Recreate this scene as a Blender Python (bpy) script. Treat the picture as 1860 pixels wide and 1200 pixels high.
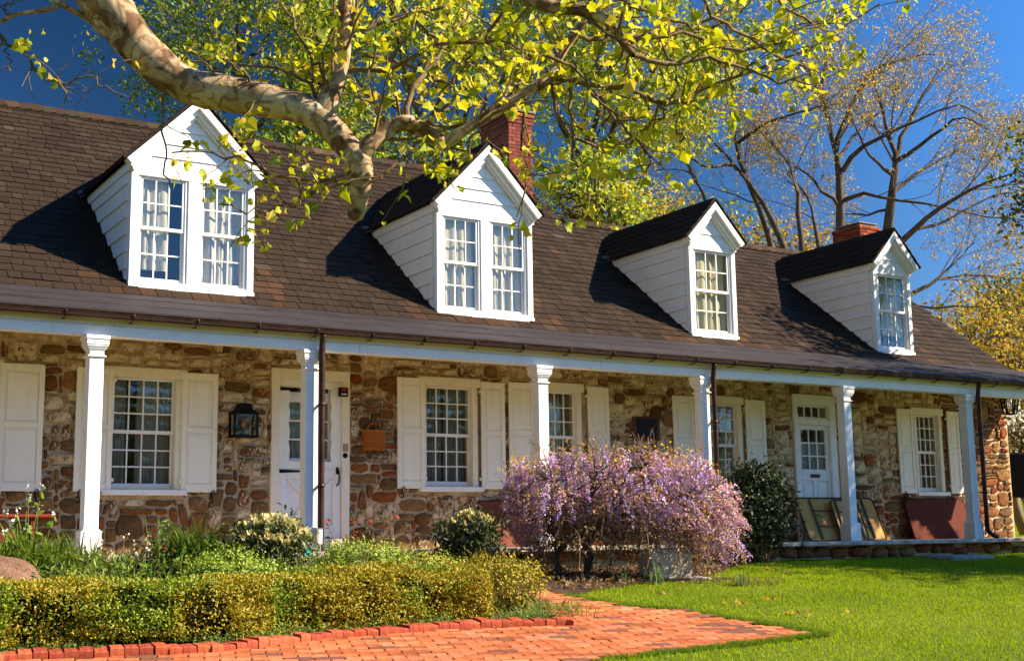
import bpy, math, random
import numpy as np
from mathutils import Vector, Matrix
R = math.radians
for o in list(bpy.data.objects): bpy.data.objects.remove(o, do_unlink=True)
SC = bpy.context.scene
COL = SC.collection
# ------------------------------------------------------------------ camera
CAM = np.array([-3.55, -14.231, 0.096]); YAW, PIT, ROL, FPX = R(32.114), R(9.091), R(-0.893), 2374.73
FW = np.array([math.sin(YAW)*math.cos(PIT), math.cos(YAW)*math.cos(PIT), math.sin(PIT)])
_r = np.array([math.cos(YAW), -math.sin(YAW), 0.0]); _u = np.cross(_r, FW)
RT = _r*math.cos(ROL)+_u*math.sin(ROL); UP = -_r*math.sin(ROL)+_u*math.cos(ROL)
cd = bpy.data.cameras.new('camera'); cam = bpy.data.objects.new('camera', cd); COL.objects.link(cam)
M = Matrix(((RT[0], UP[0], -FW[0], CAM[0]), (RT[1], UP[1], -FW[1], CAM[1]), (RT[2], UP[2], -FW[2], CAM[2]), (0, 0, 0, 1)))
cam.matrix_world = M
cd.sensor_width = 36; cd.lens = FPX/1860*36; cd.clip_end = 2000; cd.clip_start = 0.1
SC.camera = cam
# ------------------------------------------------------------------ sky, sun, exposure
SUN = np.array([0.683, -0.447, 0.583]); SUN /= np.linalg.norm(SUN)      # towards the sun
EL = math.asin(SUN[2]); AZ = math.atan2(SUN[0], SUN[1])
w = bpy.data.worlds.new('World'); SC.world = w; w.use_nodes = True
nt = w.node_tree; nt.nodes.clear()
sky = nt.nodes.new('ShaderNodeTexSky'); sky.sky_type = 'NISHITA'; sky.sun_disc = False
sky.sun_elevation = EL; sky.sun_rotation = AZ
sky.altitude = 0; sky.air_density = 1.0; sky.dust_density = 0.0; sky.ozone_density = 5.0
hs = nt.nodes.new('ShaderNodeHueSaturation'); hs.inputs['Saturation'].default_value = 1.25
bg = nt.nodes.new('ShaderNodeBackground'); bg.inputs['Strength'].default_value = 0.148
wo = nt.nodes.new('ShaderNodeOutputWorld')
# the deep clear sky of the photograph: darkest at a right angle to the sun (Rayleigh polarisation), all round the dome
tcw = nt.nodes.new('ShaderNodeTexCoord'); dt = nt.nodes.new('ShaderNodeVectorMath'); dt.operation = 'DOT_PRODUCT'; dt.inputs[1].default_value = tuple(SUN); nt.links.new(tcw.outputs['Generated'], dt.inputs[0])
def wm(op, a, b_=0.0):
    x = nt.nodes.new('ShaderNodeMath'); x.operation = op
    for v, i in ((a, 0), (b_, 1)):
        if isinstance(v, (int, float)): x.inputs[i].default_value = v
        else: nt.links.new(v, x.inputs[i])
    return x.outputs[0]
c2 = wm('MULTIPLY', dt.outputs['Value'], dt.outputs['Value']); pol = wm('DIVIDE', wm('SUBTRACT', 1.0, c2), wm('ADD', 1.0, c2)); pf_ = wm('SUBTRACT', 1.0, wm('MULTIPLY', pol, 0.90))
tn = nt.nodes.new('ShaderNodeVectorMath'); tn.operation = 'MULTIPLY'; tn.inputs[1].default_value = (1.0, .93, 1.04); nt.links.new(hs.outputs[0], tn.inputs[0])
vm = nt.nodes.new('ShaderNodeVectorMath'); vm.operation = 'SCALE'; nt.links.new(tn.outputs[0], vm.inputs[0]); nt.links.new(pf_, vm.inputs['Scale'])
nt.links.new(sky.outputs[0], hs.inputs['Color']); nt.links.new(vm.outputs[0], bg.inputs['Color']); nt.links.new(bg.outputs[0], wo.inputs[0])
sd = bpy.data.lights.new('sun', 'SUN'); sd.energy = 5.0; sd.angle = R(0.53); sd.color = (1.0, 0.87, 0.68)
so = bpy.data.objects.new('sun', sd); COL.objects.link(so)
so.rotation_euler = Vector(-SUN).to_track_quat('-Z', 'Y').to_euler()
SC.view_settings.view_transform = 'Standard'; SC.view_settings.look = 'None'
SC.view_settings.exposure = 1.5; SC.view_settings.gamma = 1; SC.view_settings.use_curve_mapping = False
SC.cycles.max_bounces = 8; SC.cycles.transparent_max_bounces = 16
# ------------------------------------------------------------------ helpers
rng = np.random.default_rng(7); random.seed(7)
def ray(px, py): return FW+RT*(px-930)/FPX-UP*(py-600)/FPX
def at(px, py, t): return CAM+ray(px, py)*t                # point seen there, t metres along the view axis
def proj(P):
    d = np.asarray(P, float)-CAM; z = d@FW
    return 930+FPX*(d@RT)/z, 600-FPX*(d@UP)/z, z
def ground(x, y):
    x = np.asarray(x, float); y = np.asarray(y, float)
    yy = np.maximum(y, -30)
    z = np.where(yy < 0, -.28+.077*yy, -.28+.05*np.minimum(yy, 70)) + .004*np.clip(x-5, -8, 12)
    return z
def on_ground(px, py, h=0):
    d = ray(px, py); t = 9.0
    for _ in range(40):
        P = CAM+d*t; t += (P[2]-h-float(ground(P[0], P[1])))/(0.2)*.5
    return CAM+d*t
def inside(poly, x, y):
    poly = np.asarray(poly, float); x = np.asarray(x); y = np.asarray(y); c = np.zeros(x.shape, bool)
    x1, y1 = poly[-1]
    for x2, y2 in poly:
        k = ((y1 > y) != (y2 > y)) & (x < (x2-x1)*(y-y1)/((y2-y1) if y2 != y1 else 1e-9)+x1)
        c ^= k; x1, y1 = x2, y2
    return c
def vnoise(p, s=1.0, seed=0):                              # smooth value noise, p (N,3), about -1..1
    p = np.asarray(p, float)*s+seed*17.31; i = np.floor(p).astype(np.int64); f = p-i; f = f*f*(3-2*f)
    out = 0
    for a in (0, 1):
        for b in (0, 1):
            for c in (0, 1):
                h = ((i[:, 0]+a)*374761393+(i[:, 1]+b)*668265263+(i[:, 2]+c)*2147483647+seed*1013) & 0xffffffff
                h = ((h ^ (h >> 13))*1274126177) & 0xffffffff; h = ((h ^ (h >> 16)) & 0xffff)/32767.5-1
                out = out+h*(f[:, 0] if a else 1-f[:, 0])*(f[:, 1] if b else 1-f[:, 1])*(f[:, 2] if c else 1-f[:, 2])
    return out
def link(o, parent=None):
    COL.objects.link(o)
    if parent is not None: o.parent = parent
    return o
def tag(o, label=None, cat=None, group=None, kind=None):
    if label: o['label'] = label
    if cat: o['category'] = cat
    if group: o['group'] = group
    if kind: o['kind'] = kind
    return o
def empty(name, loc=(0, 0, 0), parent=None):
    o = bpy.data.objects.new(name, None); o.location = loc; o.empty_display_size = .1
    return link(o, parent)
def np_mesh(name, V, F, mat, col=None, smooth=False):
    V = np.asarray(V, np.float32); F = np.asarray(F, np.int32); k = F.shape[1]
    me = bpy.data.meshes.new(name)
    me.vertices.add(len(V)); me.vertices.foreach_set('co', V.ravel())
    me.loops.add(F.size); me.loops.foreach_set('vertex_index', F.ravel())
    me.polygons.add(len(F)); me.polygons.foreach_set('loop_start', np.arange(0, F.size, k, dtype=np.int32))
    try: me.polygons.foreach_set('loop_total', np.full(len(F), k, np.int32))
    except Exception: pass
    me.polygons.foreach_set('use_smooth', np.full(len(F), bool(smooth)))
    if col is not None:
        a = me.attributes.new('Col', 'FLOAT_COLOR', 'POINT')
        c = np.ones((len(V), 4), np.float32); c[:, :3] = np.asarray(col)[:, :3]
        if np.asarray(col).shape[1] == 4: c[:, 3] = np.asarray(col)[:, 3]
        a.data.foreach_set('color', c.ravel())
    me.update(calc_edges=True); me.validate(); me.materials.append(mat)
    return me
def np_obj(name, V, F, mat, parent=None, col=None, smooth=False):
    return link(bpy.data.objects.new(name, np_mesh(name, V, F, mat, col, smooth)), parent)
class MB:
    def __init__(s): s.v = []; s.f = []; s.c = []; s.sm = []
    def add(s, V, F, c=None, smooth=False):
        n = len(s.v); s.v += [tuple(map(float, p)) for p in V]; s.f += [tuple(i+n for i in f) for f in F]
        s.c += [c if c is not None else (1, 1, 1, 1)]*len(V); s.sm += [smooth]*len(F); return s
    def box(s, a, b, c=None):
        x0, y0, z0 = a; x1, y1, z1 = b
        return s.add([(x0,y0,z0),(x1,y0,z0),(x1,y1,z0),(x0,y1,z0),(x0,y0,z1),(x1,y0,z1),(x1,y1,z1),(x0,y1,z1)],
                     [(0,3,2,1),(4,5,6,7),(0,1,5,4),(1,2,6,5),(2,3,7,6),(3,0,4,7)], c)
    def bbox(s, a, b, bev=.006, c=None):                    # box with chamfered edges
        x0, y0, z0 = a; x1, y1, z1 = b; e = min(bev, (x1-x0)*.4, (y1-y0)*.4, (z1-z0)*.4)
        V = []; F = []
        for (X, sx) in ((x0, 1), (x1, -1)):
            for (Y, sy) in ((y0, 1), (y1, -1)):
                for (Z, sz) in ((z0, 1), (z1, -1)):
                    V += [(X, Y+sy*e, Z+sz*e), (X+sx*e, Y, Z+sz*e), (X+sx*e, Y+sy*e, Z)]
        def q(i, j, k): return (i*4+j*2+k)*3
        for i in (0, 1):
            f = [q(i,0,0), q(i,1,0), q(i,1,1), q(i,0,1)]; F.append(f if i else f[::-1])
            f = [q(0,i,0)+1, q(1,i,0)+1, q(1,i,1)+1, q(0,i,1)+1]; F.append(f[::-1] if i else f)
            f = [q(0,0,i)+2, q(1,0,i)+2, q(1,1,i)+2, q(0,1,i)+2]; F.append(f if i else f[::-1])
            for j in (0, 1):
                F.append([q(i,j,0), q(i,j,1), q(i,j,1)+1, q(i,j,0)+1])
                F.append([q(i,0,j), q(i,1,j), q(i,1,j)+2, q(i,0,j)+2])
                F.append([q(0,i,j)+1, q(1,i,j)+1, q(1,i,j)+2, q(0,i,j)+2])
                for k in (0, 1): F.append([q(i,j,k), q(i,j,k)+1, q(i,j,k)+2])
        return s.add(V, F, c)
    def prism(s, poly, axis, a, b, c=None):                 # closed polygon of 2D points pushed along an axis
        n = len(poly)
        def P(p, t): return {0: (t, p[0], p[1]), 1: (p[0], t, p[1]), 2: (p[0], p[1], t)}[axis]
        return s.add([P(p, a) for p in poly]+[P(p, b) for p in poly],
                     [tuple(range(n)), tuple(range(2*n-1, n-1, -1))]+[(i, i+n, (i+1) % n+n, (i+1) % n) for i in range(n)], c)
    def tube(s, pts, rad, n=8, c=None, cap=True, smooth=True):
        V, F = tube(pts, rad, n); s.add(V, F, c, smooth)
        if cap:
            m = len(s.v)-len(V); k = len(pts)
            s.f += [tuple(m+i for i in range(n))[::-1], tuple(m+(k-1)*n+i for i in range(n))]; s.sm += [False, False]
        return s
    def lathe(s, prof, cen, n=14, axis=2, c=None, smooth=True):
        V = []; F = []
        for r_, h in prof:
            for i in range(n):
                a = 2*math.pi*i/n; p = [r_*math.cos(a), r_*math.sin(a)]; p.insert(axis, h); V.append((cen[0]+p[0], cen[1]+p[1], cen[2]+p[2]))
        for j in range(len(prof)-1):
            for i in range(n): F.append((j*n+i, j*n+(i+1) % n, (j+1)*n+(i+1) % n, (j+1)*n+i))
        return s.add(V, F, c, smooth)
    def build(s, name, mat, parent=None, fix=True):
        me = bpy.data.meshes.new(name); me.from_pydata(s.v, [], s.f)
        a = me.attributes.new('Col', 'FLOAT_COLOR', 'POINT')
        cc = np.ones((len(s.v), 4), np.float32)
        for i, c in enumerate(s.c): cc[i, :len(c)] = c
        a.data.foreach_set('color', cc.ravel())
        me.polygons.foreach_set('use_smooth', s.sm)
        if fix:
            import bmesh
            bm = bmesh.new(); bm.from_mesh(me); bmesh.ops.recalc_face_normals(bm, faces=bm.faces); bm.to_mesh(me); bm.free()
        me.update(); me.materials.append(mat)
        return link(bpy.data.objects.new(name, me), parent)
def tube(pts, rad, n=6):
    pts = np.asarray(pts, float); k = len(pts); rad = np.broadcast_to(np.asarray(rad, float), (k,))
    T = np.gradient(pts, axis=0) if k > 1 else np.array([[0, 0, 1.]]); T /= np.linalg.norm(T, axis=1)[:, None]+1e-9
    ref = np.array([0, 0, 1.]) if abs(T[0, 2]) < .9 else np.array([1., 0, 0])
    V = []; a = np.arange(n)*2*math.pi/n; u = np.cross(T[0], ref); u /= np.linalg.norm(u)
    for i in range(k):
        u = u-T[i]*(u@T[i]); u /= np.linalg.norm(u)+1e-9; v = np.cross(T[i], u)
        V.append(pts[i]+rad[i]*(np.cos(a)[:, None]*u+np.sin(a)[:, None]*v))
    F = [(i*n+j, i*n+(j+1) % n, (i+1)*n+(j+1) % n, (i+1)*n+j) for i in range(k-1) for j in range(n)]
    return np.concatenate(V), F
def rand_rot(n, r=rng):
    q = r.normal(size=(n, 4)); q /= np.linalg.norm(q, axis=1)[:, None]; a, b, c, d = q.T
    return np.stack([np.stack([1-2*(c*c+d*d), 2*(b*c-a*d), 2*(b*d+a*c)], -1), np.stack([2*(b*c+a*d), 1-2*(b*b+d*d), 2*(c*d-a*b)], -1),
                     np.stack([2*(b*d-a*c), 2*(c*d+a*b), 1-2*(b*b+c*c)], -1)], 1)
def frame_rot(Y, Z):                                        # matrices with local y along Y, z near Z
    Y = Y/(np.linalg.norm(Y, axis=1)[:, None]+1e-9); X = np.cross(Y, Z); X /= np.linalg.norm(X, axis=1)[:, None]+1e-9; Z2 = np.cross(X, Y)
    return np.stack([X, Y, Z2], 2)
def scatter(tv, tf, pos, rot, scale, col):                  # copies of a little template joined into arrays
    tv = np.asarray(tv, float); tf = np.asarray(tf); n = len(pos); k = len(tv)
    scale = np.broadcast_to(np.asarray(scale, float), (n,))
    V = np.einsum('nij,kj->nki', rot, tv)*scale[:, None, None]+np.asarray(pos)[:, None, :]
    F = tf[None]+(np.arange(n)*k)[:, None, None]
    return V.reshape(-1, 3), F.reshape(-1, tf.shape[1]), np.repeat(np.asarray(col), k, 0)
LEAF = (np.array([(0, 0, 0), (.28, .35, .05), (0, 1, 0), (-.28, .35, .05)]), np.array([(0, 1, 2, 3)]))
LONG = (np.array([(0, 0, 0), (.16, .5, .05), (0, 1, -.08), (-.16, .5, .05)]), np.array([(0, 1, 2, 3)]))
OVAL = (np.array([(0, 0, 0), (.34, .3, .06), (.3, .75, .03), (0, 1, 0), (-.3, .75, .03), (-.34, .3, .06)]), np.array([(0, 1, 2, 3), (0, 3, 4, 5)]))
_mp = [(0, .04), (.24, -.06), (.50, .10), (.44, .26), (.58, .52), (.38, .60), (.25, .72), (0, 1.0), (-.25, .72), (-.38, .60), (-.58, .52), (-.44, .26), (-.50, .10), (-.24, -.06)]
MAPLE = (np.array([(0, .3, 0)]+[(x, y, .22*abs(x)-.12*y*y) for x, y in _mp]), np.array([(0, i+1, (i+1) % 14+1) for i in range(14)]))
def mixc(a, b, t): return np.asarray(a)[None]*(1-t[:, None])+np.asarray(b)[None]*t[:, None]
def vary(c, n, amt=.25, r=rng):
    c = np.broadcast_to(np.asarray(c, float), (n, 3)); return np.clip(c*(1+amt*r.uniform(-1, 1, (n, 1)))*(1+.08*r.normal(size=(n, 3))), 0, 1)
# ------------------------------------------------------------------ materials
def mat(name):
    m = bpy.data.materials.new(name); m.use_nodes = True; m.node_tree.nodes.clear(); return m, m.node_tree
class G:
    def __init__(s, name):
        s.m, s.t = mat(name); s.out = s.n('ShaderNodeOutputMaterial'); s.tc = s.n('ShaderNodeTexCoord')
    def n(s, ty, **kw):
        x = s.t.nodes.new(ty)
        for k, v in kw.items():
            if k in x.inputs: x.inputs[k].default_value = v
            else: setattr(x, k, v)
        return x
    def l(s, a, b): s.t.links.new(a, b)
    def noise(s, scale, detail=4, rough=.55, vec=None, dist=0):
        x = s.n('ShaderNodeTexNoise'); x.inputs['Scale'].default_value = scale; x.inputs['Detail'].default_value = detail
        x.inputs['Roughness'].default_value = rough; x.inputs['Distortion'].default_value = dist
        s.l(vec if vec is not None else s.tc.outputs['Object'], x.inputs['Vector']); return x.outputs['Fac']
    def ramp(s, fac, stops):
        x = s.n('ShaderNodeValToRGB'); e = x.color_ramp.elements
        while len(e) > 1: e.remove(e[-1])
        for i, (p, c) in enumerate(stops):
            el = e[0] if i == 0 else e.new(p)
            el.position = p; el.color = c if len(c) == 4 else (*c, 1)
        s.l(fac, x.inputs[0]); return x.outputs['Color']
    def attr(s): 
        x = s.n('ShaderNodeAttribute'); x.attribute_name = 'Col'; return x
    def mix(s, a, b, fac, mode='MIX'):
        x = s.n('ShaderNodeMix'); x.data_type = 'RGBA'; x.blend_type = mode
        for v, i in ((fac, 0), (a, 6), (b, 7)):
            if isinstance(v, (int, float)): x.inputs[i].default_value = v
            elif isinstance(v, tuple): x.inputs[i].default_value = (*v, 1) if len(v) == 3 else v
            else: s.l(v, x.inputs[i])
        return x.outputs[2]
    def math(s, op, a, b=0.0):
        x = s.n('ShaderNodeMath'); x.operation = op
        for v, i in ((a, 0), (b, 1)):
            if isinstance(v, (int, float)): x.inputs[i].default_value = v
            else: s.l(v, x.inputs[i])
        return x.outputs[0]
    def principled(s, col, rough=.7, bump=None, bstr=.3, bdist=.01, **kw):
        b = s.n('ShaderNodeBsdfPrincipled')
        if isinstance(col, tuple): b.inputs['Base Color'].default_value = (*col, 1)
        else: s.l(col, b.inputs['Base Color'])
        if isinstance(rough, (int, float)): b.inputs['Roughness'].default_value = rough
        else: s.l(rough, b.inputs['Roughness'])
        b.inputs['Specular IOR Level'].default_value = .08
        for k, v in kw.items(): b.inputs[k].default_value = v
        if bump is not None:
            x = s.n('ShaderNodeBump'); x.inputs['Strength'].default_value = bstr; x.inputs['Distance'].default_value = bdist
            s.l(bump, x.inputs['Height']); s.l(x.outputs[0], b.inputs['Normal'])
        s.l(b.outputs[0], s.out.inputs[0]); return s.m
def m_paint(name, col, dirt, rough=.55, amt=.5):
    g = G(name); n1 = g.noise(3.0, 6, .65); n2 = g.noise(40, 3, .6); n3 = g.noise(9, 5, .7)
    d = g.ramp(n1, [(.42, (0, 0, 0)), (.75, (amt, amt, amt))]); c = g.mix(col, dirt, d)
    chip = g.ramp(n3, [(.68, (0, 0, 0)), (.71, (.8, .8, .8))]); c = g.mix(c, (.40, .34, .26), chip)
    mp = g.n('ShaderNodeMapping'); mp.inputs['Scale'].default_value = (22, 22, 1.2); g.l(g.tc.outputs['Object'], mp.inputs[0]); n4 = g.noise(1.0, 4, .6, mp.outputs[0])
    c = g.mix(c, g.ramp(n4, [(.5, (1, 1, 1)), (.8, (.86, .83, .78))]), .6, 'MULTIPLY')
    return g.principled(c, rough, n2, .25, .004)
PAINT = m_paint('white_paint', (.80, .77, .72), (.66, .62, .55))
TRIM = m_paint('porch_shaded_white', (.80, .72, .55), (.64, .55, .40))  # same white paint, with the porch's warm shade put into its colour
SHUT = m_paint('shutter_paint', (.84, .78, .64), (.72, .64, .50), .5, .25)
def m_stone():
    g = G('rubble_stone'); a = g.attr()
    n1 = g.noise(7, 6, .7); n2 = g.noise(28, 5, .7); n3 = g.noise(14, 7, .75, dist=1.2)
    v = g.ramp(n1, [(.25, (.55, .55, .55)), (.75, (1.35, 1.35, 1.35))]); c = g.mix(a.outputs['Color'], v, 1.0, 'MULTIPLY')
    f = g.ramp(n2, [(.35, (.6, .6, .6)), (.7, (1.2, 1.2, 1.2))]); c = g.mix(c, f, .7, 'MULTIPLY')
    th = g.math('ADD', n3, g.math('MULTIPLY', g.math('SUBTRACT', a.outputs['Alpha'], .5), .55))
    m = g.ramp(th, [(.50, (0, 0, 0)), (.56, (1, 1, 1))])
    lime = g.ramp(n1, [(.3, (.32, .17, .06)), (.42, (.52, .35, .17)), (.55, (.68, .52, .31)), (.72, (.78, .65, .45))])
    c = g.mix(c, lime, m)
    b = g.math('ADD', g.math('MULTIPLY', n1, 1.2), g.math('MULTIPLY', n2, .6)); b = g.math('ADD', b, g.math('MULTIPLY', m, .25))
    return g.principled(c, .88, b, .9, .025)
STONE = m_stone()
def m_mortar():
    g = G('lime_mortar'); n1 = g.noise(3, 6, .7); n2 = g.noise(30, 6, .75)
    c = g.ramp(n1, [(.3, (.32, .18, .075)), (.42, (.54, .37, .19)), (.56, (.68, .51, .31)), (.75, (.77, .64, .46))]); f = g.ramp(n2, [(.3, (.6, .6, .6)), (.7, (1.15, 1.15, 1.15))])
    return g.principled(g.mix(c, f, .8, 'MULTIPLY'), .95, n2, 1.0, .02)
MORTAR = m_mortar()
def m_tint(name, rough=.85, s1=12, s2=70, lo=.6, hi=1.3, bs=.5, bd=.006, stretch=None, spec=.06):
    g = G(name); a = g.attr(); vec = None
    if stretch:
        mp = g.n('ShaderNodeMapping'); mp.inputs['Scale'].default_value = stretch; g.l(g.tc.outputs['Object'], mp.inputs[0]); vec = mp.outputs[0]
    n1 = g.noise(s1, 5, .65, vec); n2 = g.noise(s2, 4, .6, vec)
    v = g.ramp(n1, [(.3, (lo,)*3), (.7, (hi,)*3)]); c = g.mix(a.outputs['Color'], v, 1.0, 'MULTIPLY')
    f = g.ramp(n2, [(.3, (lo,)*3), (.7, (hi,)*3)]); c = g.mix(c, f, .6, 'MULTIPLY')
    return g.principled(c, rough, n2, bs, bd, **{'Specular IOR Level': spec})
SHINGLE = m_tint('weathered_shingle', .8, 2.2, 60, .86, 1.16, .2, .002, (1, 1, 1))
BRICK = m_tint('chimney_brick', .88, 6, 50, .7, 1.25, .5, .006)
PAVER = m_tint('path_brick', .85, 2.5, 40, .55, 1.25, .6, .006)
ROCK = m_tint('field_stone', .9, 6, 40, .6, 1.35, .9, .02)
WOOD = m_tint('painted_wood', .7, 4, 40, .8, 1.15, .25, .003, (1, 1, 1))
METAL = m_tint('dull_metal', .5, 8, 50, .8, 1.2, .15, .002)
IRON = G('black_iron').principled((.009, .008, .007), .6, **{'Specular IOR Level': .08})
def m_copper():
    g = G('aged_copper'); n1 = g.noise(6, 5, .7)
    return g.principled(g.ramp(n1, [(.3, (.028, .015, .011)), (.6, (.075, .036, .025)), (.8, (.13, .065, .045))]), .42, n1, .15, .004, Metallic=.6)
COPPER = m_copper()
def m_apron():
    g = G('rolled_roofing'); a = g.attr(); n1 = g.noise(2.5, 6, .7); n2 = g.noise(120, 3, .6)
    c = g.mix(a.outputs['Color'], g.ramp(n1, [(.3, (.7, .7, .7)), (.7, (1.25, 1.2, 1.2))]), 1.0, 'MULTIPLY')
    return g.principled(c, .72, n2, .3, .004)
APRON = m_apron()
def m_glass():
    g = G('window_glass'); n = g.noise(5, 3, .5); bp = g.n('ShaderNodeBump'); bp.inputs['Strength'].default_value = .25; bp.inputs['Distance'].default_value = .02
    g.l(n, bp.inputs['Height'])
    tr = g.n('ShaderNodeBsdfTransparent'); tr.inputs[0].default_value = (.93, .94, .92, 1)
    gl = g.n('ShaderNodeBsdfGlossy'); gl.inputs['Roughness'].default_value = .02; gl.inputs[0].default_value = (.9, .95, 1, 1); g.l(bp.outputs[0], gl.inputs['Normal'])
    lw = g.n('ShaderNodeLayerWeight'); lw.inputs['Blend'].default_value = .5; g.l(bp.outputs[0], lw.inputs['Normal'])
    fr = g.math('ADD', g.math('MULTIPLY', g.math('POWER', lw.outputs['Facing'], 4.5), .85), .035)
    mx = g.n('ShaderNodeMixShader'); g.l(fr, mx.inputs[0]); g.l(tr.outputs[0], mx.inputs[1]); g.l(gl.outputs[0], mx.inputs[2])
    g.l(mx.outputs[0], g.out.inputs[0]); return g.m
GLASS = m_glass()
def m_cloth():
    g = G('curtain_cloth'); a = g.attr(); d = g.n('ShaderNodeBsdfDiffuse'); t = g.n('ShaderNodeBsdfTranslucent'); mx = g.n('ShaderNodeMixShader'); mx.inputs[0].default_value = .25
    g.l(a.outputs['Color'], d.inputs[0]); g.l(a.outputs['Color'], t.inputs[0]); g.l(d.outputs[0], mx.inputs[1]); g.l(t.outputs[0], mx.inputs[2]); g.l(mx.outputs[0], g.out.inputs[0]); return g.m
CLOTH = m_cloth()
def m_leaf(name, trans=.42, tint=(1.25, 1.15, .5), gloss=.015, rough=.6):
    g = G(name); a = g.attr(); d = g.n('ShaderNodeBsdfDiffuse'); t = g.n('ShaderNodeBsdfTranslucent')
    g.l(a.outputs['Color'], d.inputs[0]); g.l(g.mix(a.outputs['Color'], tint, 1.0, 'MULTIPLY'), t.inputs[0])
    mx = g.n('ShaderNodeMixShader'); mx.inputs[0].default_value = trans; g.l(d.outputs[0], mx.inputs[1]); g.l(t.outputs[0], mx.inputs[2])
    gl = g.n('ShaderNodeBsdfGlossy'); gl.inputs['Roughness'].default_value = rough; gl.inputs[0].default_value = (1, 1, 1, 1)
    m2 = g.n('ShaderNodeMixShader'); m2.inputs[0].default_value = gloss; g.l(mx.outputs[0], m2.inputs[1]); g.l(gl.outputs[0], m2.inputs[2])
    g.l(m2.outputs[0], g.out.inputs[0]); return g.m
LEAFM = m_leaf('spring_leaf'); TOUGH = m_leaf('evergreen_leaf', .15, (1.1, 1.1, .6), .02, .5); PETAL = m_leaf('petal', .3, (1, 1, 1), .0)
GRASSM = m_leaf('grass_blade', .35, (1.2, 1.15, .5), .0, .6)
def m_bark(name, stops, s1=5, s2=40, bs=.5, stretch=(1, 1, .35)):
    g = G(name); mp = g.n('ShaderNodeMapping'); mp.inputs['Scale'].default_value = stretch; g.l(g.tc.outputs['Object'], mp.inputs[0])
    n1 = g.noise(s1, 6, .7, mp.outputs[0]); n2 = g.noise(s2, 4, .7, mp.outputs[0])
    c = g.mix(g.ramp(n1, stops), g.ramp(n2, [(.3, (.65,)*3), (.7, (1.2,)*3)]), .8, 'MULTIPLY')
    return g.principled(c, .9, n2, bs, .02)
BARK = m_bark('grey_brown_bark', [(.3, (.05, .036, .026)), (.7, (.15, .115, .085))])
TWIG = m_bark('twig_bark', [(.3, (.10, .065, .030)), (.7, (.24, .165, .085))])
def m_syc():
    g = G('plane_bark'); n1 = g.noise(5.5, 2, .45, dist=.6); n2 = g.noise(12, 3, .5, dist=.8); n3 = g.noise(60, 4, .6)
    c = g.ramp(n1, [(.40, (.14, .080, .040)), (.43, (.28, .18, .095)), (.52, (.40, .28, .155)), (.55, (.20, .125, .06)), (.63, (.50, .37, .22))])
    c = g.mix(c, g.ramp(n2, [(.56, (1, 1, 1)), (.59, (.55, .48, .42))]), 1.0, 'MULTIPLY')
    return g.principled(g.mix(c, g.ramp(n3, [(.3, (.8,)*3), (.7, (1.12,)*3)]), 1.0, 'MULTIPLY'), .8, g.math('ADD', n1, g.math('MULTIPLY', n3, .2)), .4, .02)
SYC = m_syc()
def m_ground():
    g = G('turf_soil'); n1 = g.noise(.6, 5, .6); n2 = g.noise(18, 6, .75)
    c = g.ramp(n1, [(.35, (.08, .115, .006)), (.65, (.13, .165, .010))]); c = g.mix(c, g.ramp(n2, [(.3, (.5,)*3), (.7, (1.3,)*3)]), .9, 'MULTIPLY')
    return g.principled(c, .95, n2, .8, .03)
TURF = m_ground()
def m_soil():
    g = G('mulch_soil'); n1 = g.noise(3, 5, .7); n2 = g.noise(45, 5, .75)
    c = g.ramp(n1, [(.35, (.045, .026, .015)), (.65, (.11, .065, .038))]); c = g.mix(c, g.ramp(n2, [(.3, (.4,)*3), (.7, (1.6,)*3)]), .9, 'MULTIPLY')
    return g.principled(c, .97, n2, 1.0, .03)
SOIL = m_soil()
# ================================================================== the setting
def grid_axis(a, b, fine0, fine1, fs, cs):
    return np.unique(np.concatenate([np.arange(a, fine0, cs), np.arange(fine0, fine1, fs), np.arange(fine1, b+cs, cs)]))
gx = grid_axis(-160, 260, -10, 30, .5, 10); gy = grid_axis(-60, 300, -16, 4, .4, 8)
X, Y = np.meshgrid(gx, gy); Z = ground(X, Y); Z += .012*vnoise(np.stack([X.ravel(), Y.ravel(), 0*X.ravel()], 1), .9, 3).reshape(X.shape)*(Y < 2)
nx = len(gx); ny = len(gy); idx = np.arange(nx*ny).reshape(ny, nx)
F = np.stack([idx[:-1, :-1], idx[:-1, 1:], idx[1:, 1:], idx[1:, :-1]], -1).reshape(-1, 4)
tag(np_obj('ground', np.stack([X, Y, Z], -1).reshape(-1, 3), F, TURF, smooth=True), kind='structure')
EDGE_PX = [(-60, 1212), (11, 1203), (160, 1197), (300, 1192), (401, 1187), (502, 1174), (599, 1163), (693, 1158), (782, 1149), (860, 1144), (930, 1141), (1042, 1138), (1030, 1127), (1012, 1112)]
EDGE = np.array([on_ground(*p)[:2] for p in EDGE_PX])
PATH = [tuple(p) for p in EDGE]+[tuple(on_ground(*p)[:2]) for p in [(985, 1092), (965, 1078), (985, 1076), (1030, 1086), (1130, 1103), (1240, 1112), (1330, 1127), (1400, 1138), (1498, 1153), (1380, 1166), (1250, 1181), (1100, 1198), (1000, 1215), (850, 1245), (600, 1290), (200, 1290), (-60, 1260)]]
BED = [(-9, -4.9)]+[tuple(p) for p in EDGE]+[tuple(on_ground(*p)[:2]) for p in [(985, 1092), (965, 1078), (985, 1076), (1030, 1086), (1090, 1072), (1180, 1060), (1270, 1052), (1330, 1030), (1420, 1008)]]+[(11.2, -.15), (-9, -.15)]
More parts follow.
